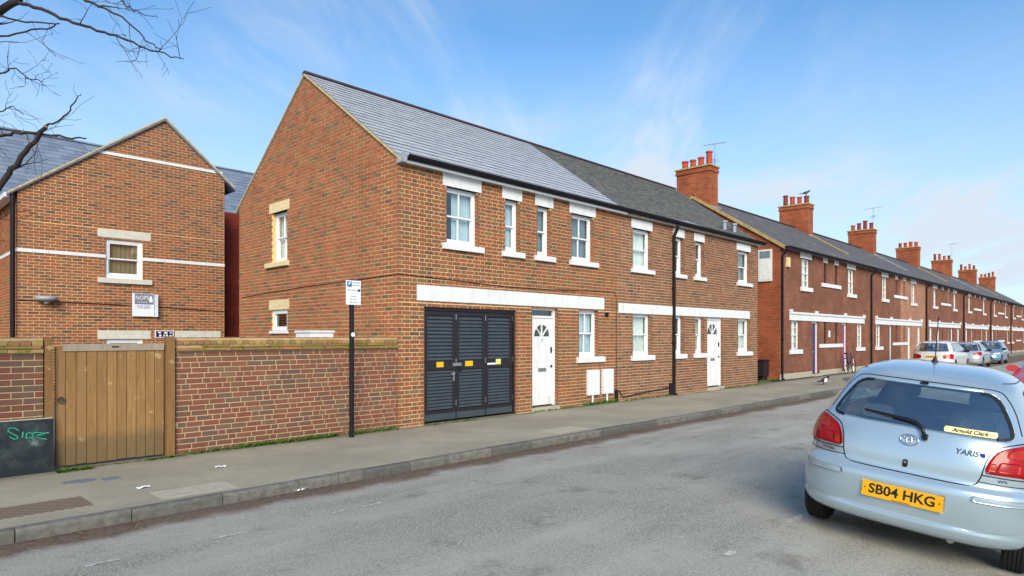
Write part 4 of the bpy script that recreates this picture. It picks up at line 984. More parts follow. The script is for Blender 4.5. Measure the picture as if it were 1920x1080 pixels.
# ---------------------------------------------------------------- terrace along the street
TY = 9.86; TB = [24.48, 35.55, 46.85, 58.4, 70.2, 82.1, 93.8]
T_EAVE, T_RY = 5.16, 13.45; T_SL = .64; T_RZ = T_EAVE + T_SL * (T_RY - TY); T_BACK = 2 * T_RY - TY
TF = (Vector((0, TY, 0)), Vector((1, 0, 0)), Vector((0, -1, 0)))
ordinal = ['first', 'second', 'third', 'fourth', 'fifth', 'sixth', 'seventh', 'eighth', 'ninth', 'tenth', 'eleventh', 'twelfth']
door_cols = ['door_blue', 'door_purple', 'door_green', 'white_paint', 'white_paint', 'white_paint', 'door_green', 'white_paint', 'door_blue', 'white_paint', 'white_paint', 'door_purple']
first_words = ['dark brick terraced house at the gap, with a blue door and stone-edged gable', 'dark brick terraced house with a purple door and a bicycle outside',
               'dark terraced house with a green door post, second block along', 'paler brick terraced house with white door, right of the green door']
def recessed_window(parent, u0, u1, v0, v1, depth, lint, sill, panes=3, white=True):
    m = MB(TF); fw = .05 if panes else .03; d0, d1 = -depth - .05, -depth; mt = 'white_paint' if panes or white else 'black_timber'
    m.box(u0, u0 + fw, v0, v1, d0, d1); m.box(u1 - fw, u1, v0, v1, d0, d1); m.box(u0 + fw, u1 - fw, v1 - fw, v1, d0, d1); m.box(u0 + fw, u1 - fw, v0, v0 + fw, d0, d1)
    vm_ = (v0 + v1) / 2; m.box(u0 + fw, u1 - fw, vm_ - .02, vm_ + .02, d0, d1 + .004)
    if panes > 2:
        um = (u0 + u1) / 2
        for z0, z1 in ((v0 + fw, vm_ - .02), (vm_ + .02, v1 - fw)): m.box(um - .012, um + .012, z0, z1, d0, d1 - .004)
        for z in ((v0 + vm_) / 2, (v1 + vm_) / 2): m.box(u0 + fw, u1 - fw, z - .012, z + .012, d0 + .004, d1 - .008)
    w = m.build('window', mt, parent)
    for z0, z1 in ((v0 + fw, vm_ - .02), (vm_ + .02, v1 - fw)): box_part('pane', 'glass', w, (u0 + fw, u1 - fw, z0, z1, -depth - .035, -depth - .03), TF)
    box_part('curtain', 'curtain' if white else 'dark_void', w, (u0, u1, v0, v1, -depth - .12, -depth - .10), TF)  # unless white: near-black sheet paints the dark of the room behind, no curtain
    if lint: box_part('lintel', 'white_stone', w, lint + (-.1, .012), TF)
    if sill: box_part('sill', 'white_paint', w, sill + (-depth, .07), TF)
def chimney(parent, x, zt, pots, seed):
    rg = random.Random(seed); y0, y1 = T_RY - .75, T_RY + .75; tops = []
    m = MB(); m.box(x, x + .72, y0, y1, T_RZ - 1.0, zt - .22); m.box(x - .04, x + .76, y0 - .04, y1 + .04, zt - .22, zt - .12); m.box(x - .02, x + .74, y0 - .02, y1 + .02, zt - .12, zt - .02)
    c = m.build('chimney', 'brick_chimney', parent)
    box_part('capping', 'lichen_stone', c, (x - .07, x + .79, y0 - .07, y1 + .07, zt - .02, zt + .04))
    for i in range(pots):
        y = y0 + .2 + (y1 - y0 - .4) * i / max(1, pots - 1); h = rg.choice((.40, .44, .50, .62)); tops.append(h); r = rg.uniform(.11, .13)
        p = MB(); p.lathe([(r * 1.12, 0), (r * 1.12, .06), (r, .08), (r * .92, h - .08), (r * 1.12, h - .06), (r * 1.12, h), (r * .85, h), (r * .85, h - .1)], (x + .36, y, zt + .03), 12); p.build('pot', rg.choice(('terracotta', 'terracotta', 'terracotta_dark')), c)
    m = MB(); m.box(x - .06, x + .78, y0 - .1, y0 - .005, T_RZ - .62, T_RZ - .5); m.build('flashing', 'lead', c)
    return zt + .03 + tops[0]
for pi in range(6):
    b0, b1 = TB[pi], TB[pi + 1]; W = (b1 - b0) / 2; mid = b0 + W
    for half in (0, 1):
        hi = pi * 2 + half
        x0, x1 = (b0, mid) if half == 0 else (mid, b1)
        X = (lambda u: b0 + u) if half == 0 else (lambda u: b1 - u)
        rng = lambda a, b: (min(X(a), X(b)), max(X(a), X(b)))
        lab = first_words[hi] if hi < 4 else '%s house along the dark brick terrace, counted from the gap' % ordinal[hi]
        t = thing('terraced_house', ((x0 + x1) / 2, TY, 0), lab, 'house', 'brick terraced houses along the street')
        wm = 'brick_terrace_pale' if hi == 3 else 'brick_terrace'
        e = 2.15 if half == 0 else 2.35
        uw = rng(e, e + .92); us_ = rng(4.68, 5.0); lw_ = rng(1.08, 1.95); dw = rng(3.34, 4.08); ls = rng(4.68, 5.0)
        ops = [uw + (3.62, 4.78, .2), us_ + (3.92, 4.82, .2), lw_ + (1.13, 2.27, .2), dw + (.1, 2.27, .22), ls + (1.33, 2.27, .2)]
        wall_face('wall', wm, t, TF, (x0, x1, 0, T_EAVE - .1), ops, reveal=.2)
        m = MB(); m.box(x0, x1, T_BACK - .2, T_BACK, 0, T_EAVE); m.build('rear_wall', 'brick_terrace', t)
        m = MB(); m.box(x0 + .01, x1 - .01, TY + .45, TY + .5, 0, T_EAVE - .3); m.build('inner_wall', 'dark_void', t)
        a, b = uw; recessed_window(t, a, b, 3.62, 4.78, .08, (a - .15, b + .17, 4.78, 5.05), (a - .13, b + .15, 3.46, 3.62), 3)
        a, b = us_; recessed_window(t, a, b, 3.92, 4.82, .05, (a - .12, b + .12, 4.80, 5.04), None, 0, hi in (5, 8))
        a, b = lw_; recessed_window(t, a, b, 1.13, 2.27, .08, None, (a - .17, b + .17, .96, 1.13), 3)
        a, b = ls; recessed_window(t, a, b, 1.33, 2.27, .05, None, None, 0, hi in (5, 8))
        a, b = rng(4.36, W); box_part('slit_sill', 'white_paint', t, (a, b - (.004 if half else 0), 3.76, 3.915, -.12, .06), TF)
        a, b = rng(4.1, W); box_part('slit_sill', 'white_paint', t, (a, b, 1.17, 1.325, -.12, .05), TF)
        a, b = rng(.92, W); bd_ = MB(TF); bd_.box(a, b, 2.275, 2.52, -.04, .03); bd_.box(a, b, 2.522, 2.60, -.04, .075); bd = bd_.build('band', 'white_paint', t)
        for u in (1.0, 3.72): box_part('band_boss', 'white_paint', bd, rng(u - .09, u + .09) + (2.602, 2.70, -.02, .075), TF)
        a, b = dw; dm = MB(TF); dm.box(a, a + .07, .1, 2.27, -.2, -.09); dm.box(b - .07, b, .1, 2.27, -.2, -.09); dm.box(a + .07, b - .07, 2.19, 2.27, -.2, -.09); dr = dm.build('door', 'white_paint', t)
        lf = MB(TF); lf.box(a + .07, b - .07, .1, 2.19, -.17, -.13); 
        for z0, z1 in ((.25, .9), (1.1, 2.05)):
            lf.box(a + .16, b - .16, z0, z1, -.13, -.122)
        lf.build('leaf', door_cols[hi], dr); box_part('letter_plate', 'steel', dr, ((a + b) / 2 - .1, (a + b) / 2 + .1, .98, 1.03, -.12, -.11), TF)
        box_part('doorstep', 'concrete', t, (a - .08, b + .08, 0.0, .1, -.2, .12), TF)
        box_part('plinth', 'concrete', t, (x0 + .002, dw[0] - .09, 0.0, .22, 0.002, .02), TF); box_part('plinth', 'concrete', t, (dw[1] + .09, x1 - .002, 0, .22, .002, .02), TF)
        ey = TY - .2; rf = roof_slab('roof', 'slate_terrace', t, x0 - (.05 if hi == 0 else 0), x1, [(ey, T_EAVE - T_SL * .2), (T_RY, T_RZ), (2 * T_RY - ey, T_EAVE - T_SL * .2)], .1)
        ridge_tiles(rf, x0, x1, T_RY, T_RZ + .03, 'ridge_red', .5)
        box_part('fascia', 'white_paint', t, (x0, x1, TY - .15, TY - .004, T_EAVE - .16, T_EAVE - .09)); gutter_run(t, x0, x1, TY - .29, T_EAVE - .12, .06)
        if half == 0: downpipe(t, b0 + .12, TY, 0, T_EAVE - .16, TY - .29, .045)
        if half == 1 or hi == 0:
            cx = b1 - .36 if half == 1 else b0 + .0
            if half == 1:
                m = MB(); 
                for s0, s1 in ((.2, 4.0),):
                    sv = Vector((0, math.cos(math.atan(T_SL)), math.sin(math.atan(T_SL)))); nv = Vector((0, -sv.z, sv.y)); p0 = Vector((b1 - .12, ey, T_EAVE - T_SL * .2)) + sv * 1.4 + nv * .01; p1 = p0 + sv * 2.6
                    m.add([p0, p0 + Vector((.2, 0, 0)), p1 + Vector((.2, 0, 0)), p1, p0 + nv * .05, p0 + Vector((.2, 0, 0)) + nv * .05, p1 + Vector((.2, 0, 0)) + nv * .05, p1 + nv * .05], MB.BF)
                m.build('party_flashing', 'lichen_stone' if pi % 2 == 0 else 'lead', rf)
            top_z = chimney(t, cx, 8.62, 4, 50 + hi)
            if hi == 1: crow_z = top_z - .004
        if hi == 0:
            GE = (Vector((b0 - .004, 0, 0)), Vector((0, -1, 0)), Vector((-1, 0, 0)))
            gw = (-10.62, -10.2, 3.75, 4.95)
            g = MB(GE); g.add([g.P(-T_BACK, 0, 0), g.P(-TY + .006, 0, 0), g.P(-TY + .006, T_EAVE - .1, 0), g.P(-T_RY, T_RZ - .1, 0), g.P(-T_BACK, T_EAVE - .1, 0)], [(0, 1, 2, 3, 4)]); g.build('gable_wall', 'brick_terrace_end', t, fix=False)
            m = MB(GE); m.box(-10.66, -10.14, 3.74, 4.95, .0, .07); w = m.build('window', 'white_paint', t); box_part('pane', 'curtain', w, (-10.60, -10.20, 3.8, 4.55, .071, .078), GE); box_part('pane', 'curtain_dark', w, (-10.60, -10.20, 4.62, 4.89, .071, .078), GE)
            m = MB()
            for y0, z0, y1, z1 in ((ey, T_EAVE - T_SL * .2, T_RY, T_RZ), (2 * T_RY - ey, T_EAVE - T_SL * .2, T_RY, T_RZ)):
                a_, b_ = Vector((b0 - .09, y0, z0 - .11)), Vector((b0 - .09, y1, z1 - .11)); w_ = Vector((.12, 0, 0)); d_ = Vector((0, 0, .125))
                m.add([a_, b_, b_ + d_, a_ + d_, a_ + w_, b_ + w_, b_ + d_ + w_, a_ + d_ + w_], MB.BF)
            m.build('verge', 'lichen_stone', rf)
            box_part('alarm_box', 'cream_stone', t, (25.05, 25.25, TY - .1, TY - .002, 4.3, 4.66))
        if hi == 0: box_part('notice', 'sign_white', t, (X(5.2), X(5.42), 1.62, 1.9, .002, .012), TF)
nb = thing('storage_bin', (24.1, 10.6, 0), 'black box in the gap between the two brick buildings', 'box')
m = MB(); m.box(23.95, 24.44, 10.25, 11.0, .16, .72); m.build('body', 'black_timber', nb); m = MB(); m.box(23.92, 24.45, 10.22, 11.03, .722, .76); m.build('lid', 'black_plastic', nb)
for a in (10.3, 10.85): m = MB(); m.box(24.0, 24.4, a, a + .08, 0, .158); m.build('foot', 'black_timber', nb)
# aerials
def aerial(label, base, h, arms):
    t = thing('tv_aerial', base, label, 'aerial', 'roof aerials'); b = Vector(base)
    m = MB(); m.tube([b, b + Vector((0, 0, h))], .014, 6); m.build('mast', 'steel', t)
    for z, d, L, n in arms:
        d = Vector(d).normalized(); c = b + Vector((0, 0, z)); k = d.cross(Vector((0, 0, 1))); a = MB(); a.tube([c - d * L * .5, c + d * L * .5], .010, 5)
        for i in range(n): q = c + d * (L * (i / (n - 1) - .5)); a.tube([q - k * .14, q + k * .14], .005, 4)
        a.build('antenna', 'steel', t)
aerial('tall thin tv aerial on the nearest chimney of the terrace', (25.22, 12.85, 7.6), 2.1, [(1.35, (1, .3, 0), .5, 4), (2.05, (1, -.5, .25), 1.1, 7)])
aerial('twin tv aerial on the third chimney of the terrace', (46.9, 12.8, 7.9), 2.2, [(1.6, (1, .5, 0), .9, 5), (2.15, (.2, 1, 0), 1.2, 5)])
aerial('tv aerial mast on the fifth chimney of the terrace', (70.3, 12.7, 7.6), 2.6, [(2.5, (.6, 1, 0), .8, 5)])

# ---------------------------------------------------------------- cars
class Body:
    """hatchback skin: horizontal rings stacked from sill to roof; x right, y forward from the rear bumper, z up"""
    def __init__(s, st, Lr, Lf, n=2.8, nf=2.6):
        s.st, s.Lr, s.Lf, s.n, s.nf = st, Lr, Lf, n, nf
    def at(s, z):
        st = s.st
        if z <= st[0][0]: return st[0][1:]
        for i in range(len(st) - 1):
            a, b = st[i], st[i + 1]
            if a[0] <= z <= b[0]:
                t = (z - a[0]) / (b[0] - a[0]); out = []
                for k in (1, 2, 3):
                    p0 = st[max(i - 1, 0)]; p3 = st[min(i + 2, len(st) - 1)]
                    m0 = (b[k] - p0[k]) / max(1e-6, b[0] - p0[0]) * (b[0] - a[0]); m1 = (p3[k] - a[k]) / max(1e-6, p3[0] - a[0]) * (b[0] - a[0])
                    lim = 3 * abs(b[k] - a[k]); m0 = max(-lim, min(lim, m0)); m1 = max(-lim, min(lim, m1))
                    out.append((2 * t ** 3 - 3 * t * t + 1) * a[k] + (t ** 3 - 2 * t * t + t) * m0 + (-2 * t ** 3 + 3 * t * t) * b[k] + (t ** 3 - t * t) * m1)
                return out
        return st[-1][1:]
    def caps(s, z):
        hw, yr, yf = s.at(z); L = yf - yr; lr = min(s.Lr, L * .5); lf = min(s.Lf, L * .5); return hw, yr, yf, lr, lf
    def rear(s, x, z, off=0.0):
        hw, yr, yf, lr, lf = s.caps(z); k = min(1, abs(x) / hw); return Vector((x, yr + lr * (1 - (1 - k ** s.n) ** (1 / s.n)) - off, z))
    def front(s, x, z, off=0.0):
        hw, yr, yf, lr, lf = s.caps(z); k = min(1, abs(x) / hw); return Vector((x, yf - lf * (1 - (1 - k ** s.nf) ** (1 / s.nf)) + off, z))
    def side(s, y, z, sg=1, off=0.0):
        hw, yr, yf, lr, lf = s.caps(z); x = hw
        if y < yr + lr: k = min(1, max(0, (yr + lr - y) / lr)); x = hw * (1 - k ** s.n) ** (1 / s.n)
        elif y > yf - lf: k = min(1, max(0, (y - yf + lf) / lf)); x = hw * (1 - k ** s.nf) ** (1 / s.nf)
        return Vector((sg * (x + off), y, z))
    def arc(s, q, z, sg=1, off=0.0):
        """q: distance round the rear corner, from the middle of the tail"""
        hw, yr, yf, lr, lf = s.caps(z); acc = 0; prev = None; K = 40
        for i in range(K + 1):
            f = math.pi / 2 * i / K; p = Vector((hw * math.sin(f) ** (2 / s.n), yr + lr - lr * math.cos(f) ** (2 / s.n), z))
            if prev is not None:
                d = (p - prev).length
                if acc + d >= q: r_ = prev + (p - prev) * ((q - acc) / max(d, 1e-6)); break
                acc += d
            prev = p
        else: r_ = prev + Vector((0, q - acc, 0))
        c = Vector((0, yr + lr, z)); o = Vector((r_.x / hw ** 2, (r_.y - c.y) / lr ** 2, 0)); 
        if r_.y > c.y: o = Vector((1, 0, 0))
        r_ = r_ + o.normalized() * off; return Vector((sg * r_.x, r_.y, z))
    def ring(s, z, K=26, M=24):
        hw, yr, yf, lr, lf = s.caps(z); pts = []
        for i in range(K + 1):
            f = math.pi / 2 * i / K; pts.append((hw * math.sin(f) ** (2 / s.n), yr + lr - lr * math.cos(f) ** (2 / s.n)))
        for i in range(1, M): pts.append((hw, yr + lr + (yf - lf - yr - lr) * i / M))
        for i in range(K + 1):
            f = math.pi / 2 * (1 - i / K); pts.append((hw * math.sin(f) ** (2 / s.nf), yf - lf + lf * math.cos(f) ** (2 / s.nf)))
        return [Vector((x, y, z)) for x, y in pts] + [Vector((-x, y, z)) for x, y in reversed(pts[1:-1])]
def inside(poly, x, y):
    c = False
    for i in range(len(poly)):
        (x0, y0), (x1, y1) = poly[i], poly[i - 1]
        if (y0 > y) != (y1 > y) and x < (x1 - x0) * (y - y0) / (y1 - y0) + x0: c = not c
    return c
def rounded(poly, r, k=4):
    out = []
    for i in range(len(poly)):
        p, a, b = Vector(poly[i]), Vector(poly[i - 1]), Vector(poly[(i + 1) % len(poly)])
        ra = min(r, (a - p).length * .45); rb = min(r, (b - p).length * .45); A, B = p + (a - p).normalized() * ra, p + (b - p).normalized() * rb
        for j in range(k + 1): t = j / k; q = A * (1 - t) ** 2 + p * 2 * t * (1 - t) + B * t * t; out.append((q.x, q.y))
    return out
def shrink(poly, d):
    cx = sum(p[0] for p in poly) / len(poly); cy = sum(p[1] for p in poly) / len(poly); out = []
    n = len(poly)
    for i in range(n):
        a, p, b = Vector(poly[i - 1]), Vector(poly[i]), Vector(poly[(i + 1) % n]); t = (b - a).normalized(); nn = Vector((-t.y, t.x))
        if nn.dot(Vector((cx, cy)) - p) < 0: nn = -nn
        q = p + nn * d; out.append((q.x, q.y))
    return out
def patch(fn, poly, off, rows=16, cols=22, skirt=.006):
    """sheet on the car's skin inside an outline given in skin coordinates"""
    m = MB(); b0, b1 = min(p[1] for p in poly), max(p[1] for p in poly); grid = []
    for i in range(rows + 1):
        b = b0 + (b1 - b0) * min(max(i / rows, .004), .996); sp_ = span(poly, b); grid.append([fn(sp_[0] + (sp_[1] - sp_[0]) * j / cols, b, off) for j in range(cols + 1)])
    k = cols + 1; m.add([p for r_ in grid for p in r_], [(i * k + j, i * k + j + 1, i * k + k + j + 1, i * k + k + j) for i in range(rows) for j in range(cols)])
    if skirt:
        edge = [(0, j) for j in range(k)] + [(i, k - 1) for i in range(1, rows + 1)] + [(rows, j) for j in range(k - 2, -1, -1)] + [(i, 0) for i in range(rows - 1, 0, -1)]
        b_ = [span(poly, b0 + (b1 - b0) * min(max(i / rows, .004), .996)) for i in range(rows + 1)]
        low = [fn(b_[i][0] + (b_[i][1] - b_[i][0]) * j / cols, b0 + (b1 - b0) * min(max(i / rows, .004), .996), off - skirt) for i, j in edge]
        e = len(edge); s0 = len(m.v); m.v += low; m.r += [0] * e
        m.f += [(edge[i][0] * k + edge[i][1], edge[(i + 1) % e][0] * k + edge[(i + 1) % e][1], s0 + (i + 1) % e, s0 + i) for i in range(e)]
    return m
def ribbon(fn, line, w, off):
    m = MB(); vs = []
    n = len(line)
    for i in range(n):
        a, b = Vector(line[max(i - 1, 0)]), Vector(line[min(i + 1, n - 1)]); t = (b - a).normalized(); nn = Vector((-t.y, t.x)) * w / 2; p = Vector(line[i]); vs += [fn(*(p + nn), off), fn(*(p - nn), off)]
    m.add(vs, [(2 * i, 2 * i + 2, 2 * i + 3, 2 * i + 1) for i in range(n - 1)]); return m
def smoothline(pts, k=6):
    out = []
    for i in range(len(pts) - 1):
        p0, p1, p2, p3 = (Vector(pts[max(0, min(len(pts) - 1, j))]) for j in (i - 1, i, i + 1, i + 2))
        for j in range(k):
            t = j / k; q = .5 * (2 * p1 + (p2 - p0) * t + (2 * p0 - 5 * p1 + 4 * p2 - p3) * t * t + (3 * p1 - p0 - 3 * p2 + p3) * t ** 3); out.append(tuple(q))
    return out + [tuple(pts[-1])]
def make_car(label, cat, pos, heading, roll, paint, st, Lr, Lf, rear_win, side_wins, screen, wheels, wr, detail, group='parked cars', name='parked_car', n=2.8, nf=2.6, ww=.17, wz=None, rear_dark=False, glassm='car_glass'):
    t = thing(name, (0, 0, 0), label, cat, group); B = Body(st, Lr, Lf, n, nf)
    z0, z1 = st[0][0], st[-1][0]; NZ = 64 if detail else 34; K, M = (40, 40) if detail else (18, 20)
    zsr = [z0 + (z1 - z0) * (i / NZ) for i in range(NZ + 1)]; zsr = zsr[:-1] + [z1 - .012, z1 - .005, z1 - .001]
    rings = [B.ring(z, K, M) for z in zsr]; k = len(rings[0])
    ins_r = shrink(rear_win, .012) if rear_win else None; ins_f = shrink(screen, .012) if screen else None; ins_s = [shrink(w, .012) for w in side_wins]
    m = MB(); m.add([p for r_ in rings for p in r_], []); fs = []
    for i in range(len(rings) - 1):
        for j in range(k):
            q = (i * k + j, i * k + (j + 1) % k, (i + 1) * k + (j + 1) % k, (i + 1) * k + j); c = (m.v[q[0]] + m.v[q[1]] + m.v[q[2]] + m.v[q[3]]) / 4; hw = B.at(c.z)[0]; hl = B.at(c.z)
            midy = (hl[1] + hl[2]) / 2
            if ins_r and c.y < hl[1] + Lr and inside(ins_r, c.x, c.z): continue
            if ins_f and c.y > hl[2] - Lf and inside(ins_f, c.x, c.z): continue
            if abs(c.x) > hw * .8 and any(inside(w, c.y, c.z) for w in ins_s): continue
            if c.z < .75 and abs(c.x) > .45 and any((c.y - wy) ** 2 + (c.z - wr) ** 2 < (wr + .035) ** 2 for wy in wheels): continue
            fs.append(q)
    fs.append(tuple((len(rings) - 1) * k + j for j in range(k))); m.f = fs
    body = m.build('body', paint, t, smooth=True)
    sol = body.modifiers.new('thickness', 'SOLIDIFY'); sol.thickness = .012; sol.offset = -1
    u = MB(); hw, yr, yf = st[0][1:4]; u.prism([(p.x * .93, p.y * .985 + .03) for p in B.ring(z0, 8, 4)], z0 + .03, z0 + .05); u.v = [Vector((p.x, p.y, p.z)) for p in u.v]; u.build('underbody', 'dark_void', t)
    for i, (fn, poly, nm) in enumerate([(B.rear, rear_win, 'rear_window'), (B.front, screen, 'windscreen')] + [((lambda y, z, o, sg=sg: B.side(y, z, sg, o)), w, 'side_window') for w in side_wins for sg in (-1, 1)]):
        if not poly: continue
        g = patch(fn, poly, .002, 14, 20, 0).build(nm, glassm if not (rear_dark and nm == 'rear_window') else 'dark_glass', t, smooth=True, fix=False)
        nn = len(poly); inn = shrink(poly, .022); rim = MB(); vs = []
        for (a, b) in zip(poly, inn): vs += [fn(a[0], a[1], .004), fn(b[0], b[1], .004)]
        rim.add(vs, [(2 * q, (2 * q + 2) % (2 * nn), (2 * q + 3) % (2 * nn), 2 * q + 1) for q in range(nn)]); rim.build('window_seal', 'trim_black', g, fix=False)
    for wy in wheels:
        hw = B.at(.4)[0]; hwr = B.side(wy, .35).x
        for sg in (-1, 1):
            w = MB(); x0 = sg * (hwr - .025); x1 = x0 - sg * ww; a, b = min(x0, x1), max(x0, x1); mid_ = (b - a)
            prof = [(wr * .62, a + .005), (wr * .9, a), (wr * .97, a + .014)]
            ng = 5
            for q in range(ng):
                s_ = a + .02 + (mid_ - .04) * q / ng; e_ = a + .02 + (mid_ - .04) * (q + 1) / ng
                prof += [(wr, s_ + .004), (wr, e_ - .006), (wr - .008, e_ - .004), (wr - .008, e_)]
            prof += [(wr * .97, b - .014), (wr * .9, b), (wr * .62, b - .005)]
            w.lathe(prof, (0, wy, wr), 40 if detail else 20, 'x'); wh = w.build('wheel', 'rubber', t, smooth=False)
            r_ = MB(); xo = x0 - sg * .012; r_.lathe([(.02, xo + sg * .008), (wr * .2, xo + sg * .006), (wr * .5, xo - sg * .01), (wr * .62, xo)], (0, wy, wr), 20, 'x'); r_.lathe([(.03, xo - sg * .03), (wr * .60, xo - sg * .03)], (0, wy, wr), 20, 'x'); r_.build('rim', 'steel', wh, smooth=True)
            for q in range(5):
                sp_ = MB(); an = q * 2 * math.pi / 5; d = Vector((0, math.cos(an), math.sin(an))); sp_.tube([Vector((xo, wy, wr)), Vector((xo - sg * .004, wy, wr)) + d * wr * .58], .022, 5); sp_.build('spoke', 'steel', wh)
        K2 = 14
        for sg in (-1, 1):
            la = MB(); vs = []
            for i in range(K2 + 1):
                an = math.pi * (i / K2) * 1.1 - .05 * math.pi; y, z = wy + (wr + .04) * math.cos(an), wr + (wr + .04) * math.sin(an)
                vs += [Vector((sg * .44, y, z)), B.side(y, max(z, z0), sg, -.004)]
            la.add(vs, [(2 * i, 2 * i + 2, 2 * i + 3, 2 * i + 1) for i in range(K2)])
            la.build('wheel_arch', 'dark_void', t, fix=False)
    # cabin
    zb = .55
    hwc = B.at(1.0)[0]
    c = MB(); c.box(-hwc * .8, hwc * .8, .35, st[0][3] - 1.0, .30, .34); c.build('cabin_floor', 'dark_void', t)
    sw_ = hwc * .36
    for (x, y) in ((-hwc * .42, 1.55), (hwc * .42, 1.55)):
        s_ = MB(); s_.prism([(x - sw_, .5), (x + sw_, .5), (x + sw_ * .92, 1.02), (x + sw_ * .6, 1.08), (x - sw_ * .6, 1.08), (x - sw_ * .92, 1.02)], 0, 1); s_.v = [Vector((p.x, y - .12 * (p.y - .5) + p.z * .14, p.y)) for p in s_.v]; se = s_.build('seat', 'seat_cloth', t)
        h = MB(); h.prism(rounded([(x - .13, 1.12), (x + .13, 1.12), (x + .12, 1.29), (x - .12, 1.29)], .06), 0, 1); h.v = [Vector((p.x, y - .1 + p.z * .09, p.y)) for p in h.v]; h.build('headrest', 'seat_cloth', se)
    s_ = MB(); s_.box(-hwc * .8, hwc * .8, .62, .76, .45, .95); rs = s_.build('rear_seat', 'seat_cloth', t)
    for x in (-.36, .36): h = MB(); h.prism(rounded([(x - .12, .97), (x + .12, .97), (x + .11, 1.10), (x - .11, 1.10)], .05), .64, .72); h.v = [Vector((p.x, p.z, p.y)) for p in h.v]; h.build('headrest', 'seat_cloth', rs)
    s_ = MB(); s_.box(-hwc * .78, hwc * .78, .24, .62, .90, .92); s_.build('parcel_shelf', 'seat_cloth', t)
    s_ = MB(); yd = B.at(.95)[2]; s_.box(-hwc * .8, hwc * .8, yd - .75, yd - .25, .70, .90); s_.build('dashboard', 'trim_black', t)
    # attitude: nose along heading, leaning with the camber
    psi = heading; fwd = Vector((math.cos(psi), math.sin(psi), 0)); rt = Vector((math.sin(psi), -math.cos(psi), 0)); up = Vector((0, 0, 1))
    r2 = rt * math.cos(roll) - up * math.sin(roll); u2 = up * math.cos(roll) + rt * math.sin(roll)
    M_ = Matrix((r2, fwd, u2)).transposed().to_4x4(); M_.translation = Vector(pos); t.matrix_world = M_
    return t, B
def plate(parent, fn_pts, txt, mat_bg='plate_yellow'):
    """number plate: centre, half width, half height in car coordinates, facing the rear"""
    c, hw, hh, sgn = fn_pts; m = MB(); m.box(c[0] - hw, c[0] + hw, c[1] - .006, c[1] + .006, c[2] - hh, c[2] + hh); p = m.build('number_plate', mat_bg, parent)
    text_part('lettering', txt, hh * 1.62, 'text_black', p, (c[0], c[1] - .0072 * sgn, c[2] - .002), (sgn, 0, 0), (0, 0, 1), bold=.0016, xs=.92); return p

yst = [(.235, .785, .070, 3.52), (.27, .806, .030, 3.57), (.335, .822, .008, 3.61), (.352, .818, .020, 3.61), (.37, .822, .016, 3.62), (.46, .832, .004, 3.63), (.56, .834, .0, 3.62), (.63, .829, .008, 3.60), (.655, .824, .028, 3.57), (.668, .815, .058, 3.55), (.68, .812, .068, 3.53), (.80, .812, .080, 3.36), (.90, .800, .105, 3.0), (.985, .775, .140, 2.72), (1.03, .752, .168, 2.60),
       (1.15, .700, .240, 2.42), (1.28, .640, .325, 2.20), (1.345, .605, .372, 2.08), (1.39, .570, .43, 1.98), (1.43, .52, .54, 1.86), (1.465, .44, .72, 1.70), (1.49, .33, .95, 1.55), (1.50, .2, 1.15, 1.42)]
rw = rounded([(-.625, 1.015), (.625, 1.015), (.60, 1.12), (.475, 1.345), (-.475, 1.345), (-.60, 1.12)], .10)
sw1 = rounded([(.60, 1.03), (1.15, 1.0), (1.15, 1.33), (.80, 1.36)], .08); sw2 = rounded([(1.22, 1.0), (2.35, .98), (1.95, 1.33), (1.22, 1.35)], .07)
wsn = rounded([(-.62, 1.02), (.62, 1.02), (.50, 1.36), (-.50, 1.36)], .08)
PSI, ROLL = R(2.9), R(6.2)
yar, YB = make_car('ice blue hatchback parked close by, seen from behind, with a yellow number plate', 'car', (5.66, 1.404, -.099), PSI, ROLL, 'paint_ice', yst, .62, .75, rw, [sw1, sw2], wsn, (.60, 2.97), .285, True, group=None, name='parked_car', n=3.2)
def surf(fn, poly, off, nm, mat, par=None, rows=12, cols=18, skirt=.008, smooth=True): return patch(fn, poly, off, rows, cols, skirt).build(nm, mat, par or yar, smooth=smooth, fix=False)
